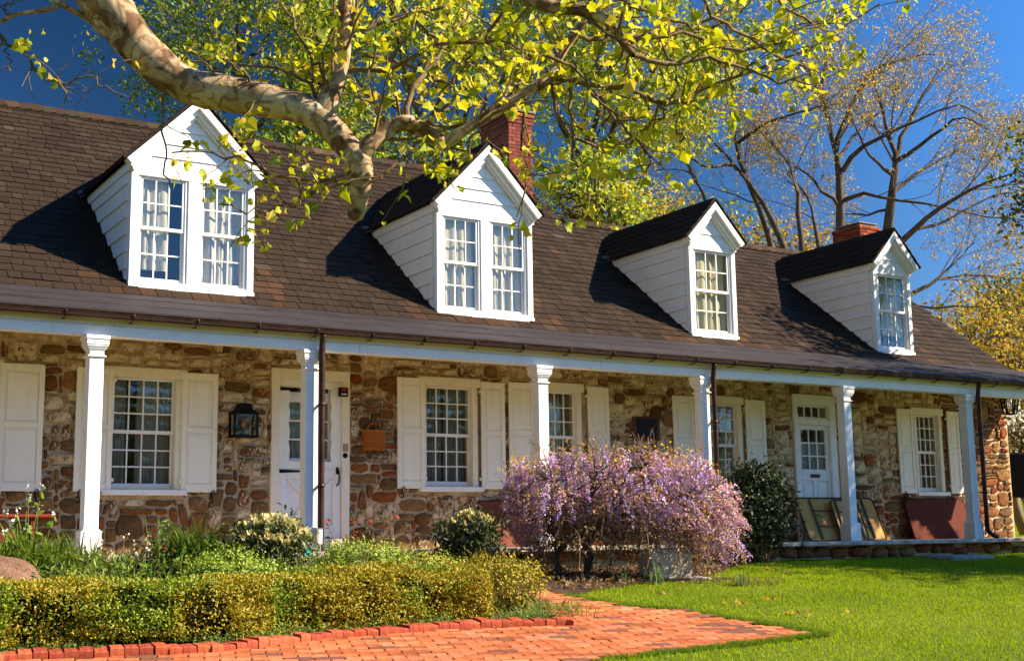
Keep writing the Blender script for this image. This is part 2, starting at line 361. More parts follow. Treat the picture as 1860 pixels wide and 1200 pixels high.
def sheet(poly, h, name, m, step=.12):
    poly = np.array(poly); a = poly.min(0)-step; b = poly.max(0)+step
    xs = np.arange(a[0], b[0], step); ys = np.arange(a[1], b[1], step); X, Y = np.meshgrid(xs, ys)
    cx, cy = X[:-1, :-1]+step/2, Y[:-1, :-1]+step/2; k = inside(poly, cx, cy)
    Z = ground(X, Y)+h+.012*vnoise(np.stack([X.ravel(), Y.ravel(), 0*X.ravel()], 1), .9, 3).reshape(X.shape)*(Y < 2)
    idx = np.arange(X.size).reshape(X.shape)
    F = np.stack([idx[:-1, :-1], idx[:-1, 1:], idx[1:, 1:], idx[1:, :-1]], -1)[k]
    return np_obj(name, np.stack([X, Y, Z], -1).reshape(-1, 3), F, m, smooth=True)
tag(sheet(BED, .006, 'garden_soil', SOIL), kind='structure')
path = tag(sheet(PATH, .008, 'brick_path', SOIL, .06), kind='structure')

# unit brick meshes in a few colours, shared by all bricks
def unit_brick(col, name='brick', m=None, bev=.04):
    b = MB(); e = bev
    V = [(-.5,-.5,-.5),(.5,-.5,-.5),(.5,.5,-.5),(-.5,.5,-.5),(-.5,-.5,.5-2*e),(.5,-.5,.5-2*e),(.5,.5,.5-2*e),(-.5,.5,.5-2*e),(-.5+e,-.5+e*1.8,.5),(.5-e,-.5+e*1.8,.5),(.5-e,.5-e*1.8,.5),(-.5+e,.5-e*1.8,.5)]
    b.add(V, [(0,1,5,4),(1,2,6,5),(2,3,7,6),(3,0,4,7),(4,5,9,8),(5,6,10,9),(6,7,11,10),(7,4,8,11),(8,9,10,11),(3,2,1,0)], (*col, 1))
    o = b.build(name, m or PAVER); me = o.data; bpy.data.objects.remove(o); return me
UB_V = np.array([(-.5,-.5,-.5),(.5,-.5,-.5),(.5,.5,-.5),(-.5,.5,-.5),(-.5,-.5,.42),(.5,-.5,.42),(.5,.5,.42),(-.5,.5,.42),(-.46,-.428,.5),(.46,-.428,.5),(.46,.428,.5),(-.46,.428,.5)])
UB_F = np.array([(0,1,5,4),(1,2,6,5),(2,3,7,6),(3,0,4,7),(4,5,9,8),(5,6,10,9),(6,7,11,10),(7,4,8,11),(8,9,10,11)])
PCOL = [(.49, .145, .052), (.53, .17, .064), (.44, .12, .045), (.55, .20, .08), (.36, .10, .042), (.50, .18, .085), (.22, .09, .055), (.57, .22, .10)]
PMESH = [unit_brick(c) for c in PCOL]
def place(mesh, name, parent, loc, rot, scl):
    o = bpy.data.objects.new(name, mesh); o.location = loc; o.rotation_euler = rot; o.scale = scl; return link(o, parent)
A = np.array(on_ground(1030, 1086)[:2]); B = np.array(on_ground(1400, 1140)[:2]); ang = math.atan2(B[1]-A[1], B[0]-A[0])+R(62)
ca, sa = math.cos(ang), math.sin(ang); bl, bw = .215, .112
cand = []
for i in range(-60, 60):
    for j in range(-110, 110):
        u = (i+.5*(j % 2))*bl; v = j*bw; x = 2.4+u*ca-v*sa; y = -5.2+u*sa+v*ca
        cand.append((x, y))
cand = np.array(cand); k = inside(PATH, cand[:, 0], cand[:, 1]); cand = cand[k]
px, py, pz = np.array([proj((x, y, float(ground(x, y)))) for x, y in cand]).T
vis = (px > -40) & (px < 1900) & (py < 1230); cand = cand[vis]; px, py, pz = px[vis], py[vis], pz[vis]
order = np.argsort(pz+np.where(py > 1205, 50, 0))
slope = math.atan(.077); big = []
for n_, i in enumerate(order):
    x, y = cand[i]; z = float(ground(x, y))+.012*vnoise(np.array([[x, y, 0.]]), .9, 3)[0]-.004+.0022*rng.normal(); dk_ = vnoise(np.array([[x*1.0, y*1.0, 3.]]), 1.6, 15)[0]+.5*rng.normal() > .75; ci = 6 if dk_ else int(rng.choice(8, p=[.2, .18, .16, .12, .1, .12, .04, .08]))
    rz = ang+rng.normal()*.012; rx = slope+rng.normal()*.010; ry = rng.normal()*.010; s = (bl-.010+rng.normal()*.002, bw-.007+rng.normal()*.002, .05)
    if n_ < 300: place(PMESH[ci], 'brick', path, (x, y, z), (rx, ry, rz), s)
    else: big.append((x, y, z, rx, ry, rz, s, ci))
if big:
    V = []; C = []
    for (x, y, z, rx, ry, rz, s, ci) in big:
        m = np.array(Matrix.Rotation(rz, 3, 'Z') @ Matrix.Rotation(ry, 3, 'Y') @ Matrix.Rotation(rx, 3, 'X')); V.append((UB_V*np.array(s))@m.T+(x, y, z)); C.append(np.tile(vary(PCOL[ci], 1, .12), (12, 1)))
    F = (UB_F[None]+(np.arange(len(big))*12)[:, None, None]).reshape(-1, 4)
    tag(np_obj('brick_paving', np.concatenate(V), F, PAVER, path, np.concatenate(C)), kind='stuff')
# raised brick edging: one brick after another along the bed
edging = tag(empty('brick_edging', (float(EDGE[4][0]), float(EDGE[4][1]), float(ground(*EDGE[4])))), 'row of upright orange-red bricks edging the boxwood bed along the path', 'edging')
edl = np.array(edging.location)
seg = np.linalg.norm(np.diff(EDGE, axis=0), axis=1); cum = np.concatenate([[0], np.cumsum(seg)]); s_ = 0.0; nb = 0
ECOL = [(.46, .10, .045), (.40, .082, .04), (.50, .125, .055), (.36, .075, .04)]; EM = [unit_brick(c, bev=.05) for c in ECOL]
while s_ < cum[-1]-.05:
    x = np.interp(s_, cum, EDGE[:, 0]); y = np.interp(s_, cum, EDGE[:, 1]); x2 = np.interp(s_+.06, cum, EDGE[:, 0]); y2 = np.interp(s_+.06, cum, EDGE[:, 1])
    d = math.atan2(y2-y, x2-x); pxx = proj((x, y, float(ground(x, y))))[0]
    gap = 806 < pxx < 822 or 136 < pxx < 152
    if not gap:
        h = .085+rng.normal()*.006; nxx, nyy = -math.sin(d), math.cos(d); L = .19
        p = (x+nxx*(L/2-.02)-edl[0], y+nyy*(L/2-.02)-edl[1], float(ground(x, y))+h/2-.01-edl[2]+(.01*rng.random() if nb % 7 == 0 else 0))
        place(EM[rng.integers(4)], 'brick', edging, p, (slope+rng.normal()*.03, rng.normal()*.025, d+rng.normal()*.035), (.094, L, h))
    s_ += .1; nb += 1
# ================================================================== the house
house = tag(empty('stone_house'), 'long old stone house with white dormers, dark shingle roof and post porch', 'house')
YW, YD, ZT, YT, TAN = 1.75, 2.3, 3.22, 2.045, math.tan(R(37.3))
def roofz(y): return ZT+(y-YT)*TAN
XL, XR, XM, XRK, XLK = -4.0, 17.5, 10.18, 18.1, -4.3
def adj(x, dy): return x+(x+3.55)/15.98*dy
WINS = [  # sash opening x0,x1,z0,z1 ; shutters left (x0,x1), right (x0,x1)
 ('A', -1.43, -.68, .80, 2.13, (-1.95, -1.5), (-.585, -.085)),
 ('B', .735, 1.50, .80, 2.132, (.285, .725), (1.575, 2.03)),
 ('C', 5.03, 5.765, .869, 2.234, (4.57, 4.99), (5.90, 6.29)),
 ('D', 6.87, 7.567, .90, 2.254, (6.36, 6.80), (7.755, 8.14)),
 ('E', 9.99, 10.73, .87, 2.196, (9.38, 9.80), (10.885, 11.30)),
 ('F', 14.945, 15.515, .857, 2.193, (14.42, 14.82), (15.73, 16.04))]
DOORS = [(2.762, 3.871, .13, 2.355), (11.97, 12.94, .13, 2.434)]
holes = [(w[1]-.02, w[2]+.02, w[3]-.02, w[4]+.02) for w in WINS]+[(d[0]+.08, d[1]-.08, -.4, d[3]-.1) for d in DOORS]
# front wall: mortar core with openings
xs = sorted(set([XL, XR]+[h[i] for h in holes for i in (0, 1)])); zs = sorted(set([-.5, 3.05]+[h[i] for h in holes for i in (2, 3)]))
b = MB()
for i in range(len(xs)-1):
    for j in range(len(zs)-1):
        cx, cz = (xs[i]+xs[i+1])/2, (zs[j]+zs[j+1])/2
        if not any(h[0] < cx < h[1] and h[2] < cz < h[3] for h in holes): b.box((xs[i], YW, zs[j]), (xs[i+1], YW+.42, zs[j+1]))
wall = b.build('wall', MORTAR, house)
b = MB()   # gable and rear walls
b.prism([(YW+.43, -.6), (12.6, -.6), (12.6, 3.0), (7.23, 7.0), (2.2, 3.15), (YW+.43, 3.0)], 0, XL, XL+.4)
b.prism([(YW+.43, -.6), (9.7, -.6), (9.7, 3.0), (5.81, 5.92), (2.2, 3.15), (YW+.43, 3.0)], 0, XR-.4, XR)
b.prism([(3.5, 2.8), (12.6, 2.8), (12.6, 3.0), (7.23, 7.0)], 0, XM-.6, XM-.2)
b.box((XL+.4, 12.2, -.6), (XM-.6, 12.6, 3.0)); b.box((XM-.6, 9.3, -.6), (XR-.4, 9.7, 3.0))
b.build('end_wall', STONE, house)
# rubble stones: packed on a warped grid
ux, uz = .062, .048; nxg = int((XR-XL)/ux); nzg = int(3.0/uz); z0g = -.30
grid = np.zeros((nzg, nxg), bool)
cas = [(w[1]-.10, w[2]+.10, w[3]-.12, w[4]+.14) for w in WINS]+[(d[0], d[1], -.4, d[3]) for d in DOORS]
for h in cas:
    grid[max(0, int((h[2]-z0g)/uz)):int((h[3]-z0g)/uz)+1, max(0, int((h[0]-XL)/ux)):int((h[1]-XL)/ux)+1] = True
stones = []
for j in range(nzg):
    i = 0
    while i < nxg:
        if grid[j, i]: i += 1; continue
        low = j*uz+z0g < .75
        wv = int(rng.choice([2, 3, 4, 5, 6, 7, 8, 9, 10], p=[.07, .14, .18, .19, .16, .11, .08, .05, .02])); hv = int(rng.choice([1, 2, 3, 4, 5, 6], p=[.08, .26, .30, .22, .10, .04] if low else [.2, .36, .26, .12, .05, .01]))
        w_ = 1
        while w_ < wv and i+w_ < nxg and not grid[j, i+w_]: w_ += 1
        h_ = 1
        while h_ < hv and j+h_ < nzg and not grid[j+h_, i:i+w_].any(): h_ += 1
        grid[j:j+h_, i:i+w_] = True; stones.append((i*ux+XL, j*uz+z0g, w_*ux, h_*uz)); i += w_
SC_COL = [(.20, .078, .025), (.24, .10, .032), (.17, .075, .028), (.27, .092, .027), (.21, .112, .042), (.25, .068, .022), (.17, .092, .038), (.28, .14, .05)]
def stone_arrays(x, z, w_, h_, k):
    n = 12; th = (np.arange(n)+.5*(k % 2))*2*math.pi/n; e = rng.uniform(4.0, 12.0); m = rng.uniform(.006, .017)
    c, s = np.cos(th), np.sin(th); rr = (np.abs(c)**e+np.abs(s)**e)**(-1/e)
    rr *= 1+rng.normal(size=n)*.07; a, bb = max(w_/2-m, .012), max(h_/2-m, .01)
    sh = rng.normal()*.12
    ox = a*rr*c+sh*bb*rr*s; oz = bb*rr*s; d = rng.uniform(.018, .046)
    cx, cz = x+w_/2, z+h_/2
    P = np.concatenate([np.stack([ox, 0*ox+.012, oz], 1), np.stack([ox*.985, 0*ox-d*.55, oz*.985], 1), np.stack([ox*.88, -d+.006*rng.normal(size=n), oz*.84], 1), [[0, -d-.006, 0]]])
    W = np.stack([P[:, 0]+cx, 0*P[:, 0], P[:, 2]+cz], 1)
    dx = .035*vnoise(W, 2.2, 1)+.012*vnoise(W, 9, 5); dz = .040*vnoise(W, 1.7, 2)+.012*vnoise(W, 8, 6)
    P[:, 0] += dx; P[:, 2] += dz
    return P, (cx, YW, cz)
SF = [tuple(f) for r_ in range(2) for f in [(r_*12+i, r_*12+(i+1) % 12, (r_+1)*12+(i+1) % 12, (r_+1)*12+i) for i in range(12)]]+[(24+i, 24+(i+1) % 12, 36) for i in range(12)]
shut_r = [s for w in WINS for s in (w[5], w[6])]
rank = []
for k, (x, z, w_, h_) in enumerate(stones):
    q = proj((x+w_/2, YW, z+h_/2)); hid = any(a < x+w_/2 < bb and z > .75 and z < 2.25 for a, bb in shut_r) or z+h_ > 2.52 or z < -.02
    rank.append(-(w_*h_)/q[2]**2/q[2] if (10 < q[0] < 1850 and not hid) else 1)
keep = set(np.argsort(rank)[:300]); bigs = MB()
for k, (x, z, w_, h_) in enumerate(stones):
    P, c0 = stone_arrays(x, z, w_, h_, k); base = np.array(SC_COL[rng.integers(8)])*rng.uniform(.8, 1.25)
    zz = z+h_/2; lime = np.clip(.44+.34*(zz-.7)/1.6+.17*rng.normal()+.22*vnoise(np.array([[x, 0, z*1.3]]), .8, 9)[0]+.12*np.clip((x-6)/8, 0, 1), .05, 1.0)
    if rng.random() < .16: lime = .15
    lime = min(lime, .74)
    if x > 15.3: lime = min(lime, .34)
    col = (*np.clip(base, 0, 1), float(lime)); mb_ = MB().add(P, SF, col, False)
    if k in keep:
        o = mb_.build('stone', STONE, wall); o.location = c0
    else: bigs.add(P+np.array(c0), SF, col, False)
tag(bigs.build('small_wall_stones', STONE, wall), kind='stuff')

# ---- roofs
deckm = G('roof_deck').principled((.03, .022, .018), .95)
DORM = [(1.86, .84, 5.98, 2), (6.36, .84, 6.02, 2), (10.82, .51, 5.70, 1), (15.18, .49, 5.68, 1)]
b = MB()
def slab(y0, y1, x0, x1, t=.10): b.prism([(y0, roofz(y0)-t), (y1, roofz(y1)-t), (y1, roofz(y1)-.005), (y0, roofz(y0)-.005)], 0, x0, x1)
cuts = [XLK]
for cx, hw, pk, nw in DORM: cuts += [cx-hw, cx+hw]
cuts.append(XRK); yb = 4.1
for i in range(len(cuts)-1):
    isd = i % 2 == 1; x0, x1 = cuts[i], cuts[i+1]
    for (a_, b_, yr) in ((x0, min(x1, XM), 7.23), (max(x0, XM), x1, 5.81)):
        if b_ > a_: slab(yb if isd else YT-.05, yr, a_, b_)
def back(yr, ye, x0, x1): b.prism([(yr, roofz(yr)-.1), (ye, 2.9), (ye, 3.0), (yr, roofz(yr)+.0)], 0, x0, x1)
back(7.23, 12.9, XLK, XM); back(5.81, 10.0, XM+.004, XRK)
roof = b.build('roof', deckm, house)
SHC = [(.0300, .0192, .0122), (.0284, .0184, .0119), (.0314, .0198, .0124), (.0270, .0176, .0115), (.0332, .0205, .0126), (.0292, .0188, .0121), (.0248, .0165, .0110), (.0306, .0192, .0120), (.046, .0235, .0125), (.048, .035, .023)]
def unit_shingle(col):
    b = MB(); b.add([(-.5, 0, 0), (.5, 0, 0), (.5, 1, 0), (-.5, 1, 0), (-.5, 0, 1), (.5, 0, 1), (.5, 1, .25), (-.5, 1, .25)], [(0,1,5,4),(1,2,6,5),(2,3,7,6),(3,0,4,7),(4,5,6,7),(3,2,1,0)], (*col, 1))
    o = b.build('shingle', SHINGLE); me = o.data; bpy.data.objects.remove(o); return me
SH_V = np.array([(-.5, 0, 0), (.5, 0, 0), (.5, 1, 0), (-.5, 1, 0), (-.5, 0, 1), (.5, 0, 1), (.5, 1, .25), (-.5, 1, .25)]); SH_F = np.array([(0,1,5,4),(1,2,6,5),(2,3,7,6),(3,0,4,7),(4,5,6,7)])
SHM = [unit_shingle(c) for c in SHC]
ex = .190; nrow = int((7.23-YT)/math.cos(R(37.3))/ex)+1; recs = []
for rI in range(nrow):
    y0 = YT+rI*ex*math.cos(R(37.3)); z0 = roofz(y0); x = XLK-rng.uniform(0, .25); xe = XRK if y0 < 5.70 else XM
    while x < xe:
        w_ = rng.uniform(.15, .28); cx = x+w_/2
        ind = any(abs(cx-d[0]) < d[1]-.12 and y0 > YD-.16 and y0 < YD+(d[2]-.2-roofz(YD))/TAN-.35 for d in DORM)
        if not ind and x+w_ < xe+.05:
            red = any(abs(cx-d[0]) < d[1]+.55 and y0 < YD+.05 for d in DORM) or (rng.random() < .006)
            red = red or any(0 < cx-d[0]-d[1] < .5 and y0 < YD+.7 for d in DORM)
            ci = int(rng.choice(10, p=[.20, .17, .13, .12, .08, .15, .05, .085, .012, .003])) if not red else int(rng.choice([8, 4, 2, 9, 7], p=[.4, .22, .2, .03, .15]))
            recs.append((cx, y0, z0, w_-.010, ci, rng.normal()*.003, rng.normal()*.003, rng.uniform(.009, .011)))
        x += w_
scr = []
for r_ in recs:
    q = proj((r_[0], r_[1], r_[2])); hid = any(d[0]-d[1]-.1 < r_[0] < d[0]+d[1]+.5 and r_[1] > YD for d in DORM)
    scr.append(r_[3]/q[2]**2 if (5 < q[0] < 1855 and q[1] > 5 and not hid) else -1)
top = set(np.argsort(scr)[::-1][:300]); V = []; C = []
for k, (cx, y0, z0, w_, ci, tw, jy, th) in enumerate(recs):
    L = ex*1.35; tilt = R(37.3)-.03+tw
    if k in top: place(SHM[ci], 'shingle', roof, (cx, y0+jy, z0), (tilt, 0, tw*.8), (w_, L, th))
    else:
        m = np.array(Matrix.Rotation(tw*.8, 3, 'Z') @ Matrix.Rotation(tilt, 3, 'X')); V.append((SH_V*np.array((w_, L, th)))@m.T+(cx, y0+jy, z0)); C.append(np.tile(np.array(SHC[ci])[None]*rng.uniform(.74, 1.32), (8, 1)))
F = (SH_F[None]+(np.arange(len(V))*8)[:, None, None]).reshape(-1, 4)
tag(np_obj('shingle_covering', np.concatenate(V), F, SHINGLE, roof, np.concatenate(C)), kind='stuff')
for (x0, x1, yr) in ((XLK, XM, 7.23), (XM, XRK, 5.81)):      # ridge caps
    x = x0
    while x < x1-.05:
        zr = roofz(yr); o = MB(); t = .02
        o.prism([(-.17, -.13*1.0), (0, 0), (.17, -.13), (.17, -.105), (0, .028), (-.17, -.105)], 0, 0, .26, (*vary(SHC[rng.choice([0, 4, 8, 9])], 1, .3)[0]*1.25, 1))
        o = o.build('ridge_cap', SHINGLE, roof); o.location = (x, yr, zr+.02); o.rotation_euler = (0, R(-3), 0); x += .19
# porch roof: long low sheets of rolled roofing
b = MB(); AZ0, AY0 = 2.60, -.17; sl = (ZT-AZ0)/(YT-AY0)
b.prism([(AY0, AZ0-.06), (YT+.1, ZT-.06+.03), (YT+.1, ZT+.0), (AY0, AZ0-.006)], 0, XLK, XRK)
apron = b.build('porch_roof', deckm, house)
for rI, (f0, f1) in enumerate(((0, .36), (.34, .70), (.68, 1.03))):
    x = XLK-rng.uniform(0, 1.5)
    while x < XRK:
        x2 = min(x+rng.uniform(2.6, 3.6), XRK); xa = max(x, XLK)
        if x2-xa > .2:
            ya, yb_ = AY0+f0*(YT-AY0), AY0+f1*(YT-AY0); za, zb = AZ0+(ya-AY0)*sl, AZ0+(yb_-AY0)*sl; o = MB(); sk = .12
            h = .010+.006*(2-rI)*0+.006
            o.add([(xa, ya, za+.012), (x2+.02, ya, za+.016), (x2+.02-sk, yb_, zb+.004), (xa-sk, yb_, zb+.002), (xa, ya, za-.004), (x2+.02, ya, za-.004), (x2+.02-sk, yb_, zb-.005), (xa-sk, yb_, zb-.005)],
                  [(0,1,2,3),(0,4,5,1),(1,5,6,2),(2,6,7,3),(3,7,4,0),(7,6,5,4)], (*np.array((.036, .030, .029))*rng.uniform(.85, 1.15), 1))
            o.build('roofing_sheet', APRON, apron)
        x = x2
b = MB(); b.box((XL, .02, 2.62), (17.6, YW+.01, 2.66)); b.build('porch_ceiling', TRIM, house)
b = MB()
for x in np.arange(XL, 17.7, 3.6): b.bbox((x, -.004, 2.350), (min(x+3.598, 17.75), .16, 2.462), .006)
b.build('porch_beam', PAINT, house)
b = MB(); x = XL-.1
while x < 17.8:
    x2 = min(x+rng.uniform(3.2, 4.6), 17.8); b.bbox((x, .012, 2.464), (x2-.003, .15, 2.60), .004); x = x2
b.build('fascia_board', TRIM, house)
# gutter, brackets and downspouts
b = MB(); n = 9; prof = [(-.118+.062*math.cos(a), 2.585+.062*math.sin(a)) for a in np.linspace(math.pi, 2*math.pi, n)]; pin = [(-.118+.056*math.cos(a), 2.585+.056*math.sin(a)) for a in np.linspace(2*math.pi, math.pi, n)]
lip = [(-.188, 2.592), (-.184, 2.583)]
b.prism(lip+prof+pin+[(-.176, 2.592)], 0, XLK, XRK-.05)
gut = b.build('gutter', COPPER, house)
for x in np.arange(XLK+.4, XRK, .72):
    b = MB(); b.tube([(x, .01, 2.505), (x, -.06, 2.507), (x, -.12, 2.514), (x, -.175, 2.535), (x, -.19, 2.58)], .007, 5); b.tube([(x, -.07, 2.51), (x+.006, -.075, 2.495), (x+.012, -.07, 2.488)], .006, 5); b.build('gutter_bracket', COPPER, gut)
POSTX = [-2.6, 0, 2.509, 5.772, 8.533, 11.369, 14.19, 17.1]
for i, x in enumerate(POSTX):
    b = MB(); w_ = .16; b.bbox((x, .0, .26), (x+w_, w_, 2.352), .008); p = b.build('porch_post', PAINT, house)
    b = MB(); e = .028
    b.prism([(x-e, -.0), (x+w_+e, 0), (x+w_+e, .245), (x+w_+.006, .275), (x-.006, .275), (x-e, .245)], 1, -e, w_+e); b.bbox((x-e-.006, -e-.006, .238), (x+w_+e+.006, w_+e+.006, .252), .004); b.build('base', PAINT, p)
    b = MB()
    for z0, z1, e in ((2.115, 2.135, .02), (2.19, 2.205, .012), (2.205, 2.225, .022), (2.225, 2.245, .034), (2.245, 2.305, .04), (2.305, 2.3495, .05)): b.bbox((x-e, -e, z0), (x+w_+e, w_+e, z1), .006)
    b.build('capital', PAINT, p)
for x, kick in ((2.675, 0), (8.70, 0), (14.40, 1)):
    b = MB(); yy = -.085
    pts = [(x, -.118, 2.54), (x, -.118, 2.50), (x, yy-.01, 2.42), (x, yy, 2.3), (x, yy, .18)]
    if kick: pts += [(x+.02, yy-.01, .10), (x+.10, yy-.04, .045), (x+.17, yy-.06, .03)]
    else: pts += [(x, yy, -.06), (x, yy, -.25)]
    b.tube(pts, .037, 10); dsp = b.build('downspout', COPPER, house)
    for z in (.75, 1.7):
        b = MB(); b.lathe([(.038, -.02), (.044, -.015), (.044, .015), (.038, .02)], (x, yy, z), 10); b.box((x-.012, yy+.03, z-.012), (x+.012, .002, z+.012)); b.build('strap', COPPER, dsp)
# porch floor: long flagstones on a rubble footing
b = MB(); b.box((XL, .0, -.5), (18.0, YW, -.065)); pf = b.build('porch_floor', MORTAR, house); x = XL
while x < 18.0:
    x2 = min(x+rng.uniform(1.1, 2.0), 18.05); b = MB(); b.bbox((x+.005, -.24+rng.normal()*.012, -.062), (x2-.005, .62, rng.normal()*.002), .012, (*np.array((.46, .38, .29))*rng.uniform(.8, 1.1), 1)); b.build('flagstone', ROCK, pf)
    b = MB(); b.bbox((x+.005, .63, -.06), (x2-.005, YW-.002, -.002+rng.normal()*.002), .008, (*np.array((.42, .34, .26))*rng.uniform(.8, 1.1), 1))
    b.build('flagstone', ROCK, pf); x = x2
x = XL
while x < 18.0:
    w_ = rng.uniform(.22, .5); o = MB(); col = np.array(SC_COL[rng.integers(8)])*1.2
    P, c0 = stone_arrays(x, 0, w_, .17, int(x*7)); o.add(P*np.array([1, 1.6, 1]), SF, (*np.clip(col, 0, 1), .35), True); o = o.build('stone', STONE, pf)
    o.location = (c0[0], -.012, -.145+.02*rng.normal()); x += w_
# ---- windows
def curtain(x0, x1, z0, z1, y, parent, col, waves=7, amp=.02, tail=0.0):
    n = max(12, int(waves*6)); m = 6; V = []; F = []; ph = rng.uniform(0, 6)
    for j in range(m+1):
        f = j/m; z = z1+(z0-z1)*f
        for i in range(n+1):
            u = i/n; x = x0+(x1-x0)*(u+tail*f*(.5-u)*.5); V.append((x, y+amp*math.sin(u*waves*2*math.pi+ph+.6*math.sin(f*3+u*9))*(.5+.7*f)+.006*rng.normal(), z))
    for j in range(m):
        for i in range(n): F.append((j*(n+1)+i, j*(n+1)+i+1, (j+1)*(n+1)+i+1, (j+1)*(n+1)+i))
    o = MB().add(V, F, (*col, 1), True).build('curtain', CLOTH, parent, fix=False); return o
def sash(x0, x1, z0, z1, y, nx, nz, parent, st=.032, mt=.017, dep=.03, m=PAINT, meet=None):
    b = MB(); b.bbox((x0, y, z0), (x0+st, y+dep, z1), .003); b.bbox((x1-st, y, z0), (x1, y+dep, z1), .003)
    bot = .045; b.bbox((x0+st, y+.001, z0), (x1-st, y+dep, z0+bot), .003); b.bbox((x0+st, y+.001, z1-st), (x1-st, y+dep, z1), .003)
    X = np.linspace(x0+st, x1-st, nx+1); Z = np.linspace(z0+bot, z1-st, nz+1)
    for x in X[1:-1]: b.box((x-mt/2, y+.004, z0+bot-.002), (x+mt/2, y+dep-.006, z1-st+.002))
    for z in Z[1:-1]: b.box((x0+st-.002, y+.006, z-mt/2), (x1-st+.002, y+dep-.004, z+mt/2))
    b.build('sash', m, parent)
    for i in range(nx):
        for j in range(nz):
            me = MB(); w_, h_ = X[i+1]-X[i], Z[j+1]-Z[j]
            me.box((-w_/2, 0, -h_/2), (w_/2, .003, h_/2)); o = me.build('pane', GLASS, parent)
            o.location = ((X[i]+X[i+1])/2, y+dep*.45, (Z[j]+Z[j+1])/2); o.rotation_euler = (rng.normal()*.006, 0, rng.normal()*.008)
CWHITE = (.66, .63, .54); CBLUE = (.46, .48, .45); CCREAM = (.66, .60, .42)
CURT = {'A': [(0, 1)], 'B': [(0, .26), (.44, 1)], 'C': [(0, .48), (.52, 1)], 'D': [(0, .8)], 'E': [(0, .62)], 'F': [(0, .48)]}
for nm, x0, x1, z0, z1, sl_, sr_ in WINS:
    b = MB(); yf = YW-.055; jl, jr = .085, .085
    b.bbox((x0-jl, yf, z0-.03), (x0-.001, YW+.16, z1+.0), .006); b.bbox((x1+.001, yf, z0-.03), (x1+jr, YW+.16, z1+.0), .006)
    b.bbox((x0-jl-.05, yf-.006, z1+.001), (x1+jr+.05, YW+.16, z1+.125), .006); b.box((x0-.001, YW+.02, z0-.03), (x1+.001, YW+.16, z0+.0))
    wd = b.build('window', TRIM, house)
    b = MB(); b.bbox((x0-jl-.03, yf-.05, z0-.10), (x1+jr+.07, YW+.06, z0-.031), .008); b.build('sill', PAINT, wd)
    zm = (z0+z1)/2
    sash(x0, x1, zm-.018, z1, YW+.02, 4, 3, wd, .028, .017, .028); sash(x0, x1, z0, zm+.015, YW+.05, 4, 3, wd, .028, .017, .028)
    for c0, c1 in CURT[nm]: curtain(x0+.02+(x1-x0-.04)*c0, x0+.02+(x1-x0-.04)*c1, z0+.02, z1-.02, YW+.17, wd, (.26, .27, .24) if nm in 'C' else (.34, .32, .27), 8*(c1-c0)+2, .016)
    for side, (a, c) in ((0, sl_), (1, sr_)):
        b = MB(); y0, y1 = YW-.085, YW-.05; za, zb = z0-.06, z1+.09; st = .062; zmid = za+(zb-za)*.52
        b.bbox((a, y0, za), (a+st, y1, zb), .004); b.bbox((c-st, y0, za), (c, y1, zb), .004)
        for (p, q) in ((za, za+.10), (zmid-.035, zmid+.035), (zb-.085, zb)): b.bbox((a+st, y0+.0015, p), (c-st, y1, q), .004)
        b.box((a+st-.002, y0+.018, za+.05), (c-st+.002, y1-.004, zb-.05)); s = b.build('shutter', SHUT, house)
        for (p, q) in ((za+.10, zmid-.035), (zmid+.035, zb-.085)):
            o = MB(); g_ = .03; xi0, xi1, zi0, zi1 = a+st+.004, c-st-.004, p+.004, q-.004
            o.add([(xi0, y0+.017, zi0), (xi1, y0+.017, zi0), (xi1, y0+.017, zi1), (xi0, y0+.017, zi1), (xi0+g_, y0+.005, zi0+g_), (xi1-g_, y0+.005, zi0+g_), (xi1-g_, y0+.005, zi1-g_), (xi0+g_, y0+.005, zi1-g_)],
                  [(0,1,5,4),(1,2,6,5),(2,3,7,6),(3,0,4,7),(4,5,6,7)]); o.build('panel', SHUT, s)
        hx = c-.0 if side == 0 else a
        for z in (za+.14, zb-.14):
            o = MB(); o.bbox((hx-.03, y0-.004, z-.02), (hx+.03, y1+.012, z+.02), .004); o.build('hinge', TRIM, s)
        kx = a+.06 if side == 0 else c-.06
        if side == 1 or nm in 'BCF':
            o = MB(); pts = [(kx, y0-.02, za-.13)]+[(kx+.035*math.sin(t*1.0), y0-.022, za-.06+.11*math.sin(t*.55)*0+.03*t) for t in np.linspace(-1.5, 1.8, 9)]
            pts += [(kx+.035+.02*math.cos(t), y0-.022, za+.0+.02*math.sin(t)) for t in np.linspace(2.6, -1.5, 6)]
            o.tube([(kx-.03, y0-.02, za-.12), (kx-.01, y0-.022, za-.135), (kx+.012, y0-.022, za-.115), (kx+.005, y0-.022, za-.08), (kx-.008, y0-.022, za-.04), (kx-.004, y0-.022, za+.0), (kx+.018, y0-.022, za+.022), (kx+.034, y0-.022, za+.012), (kx+.028, y0-.022, za-.004)], .008, 6)
            o.tube([(kx, y0-.02, za-.07), (kx, YW+.01, za-.07)], .008, 6); o.build('shutter_dog', IRON, s)
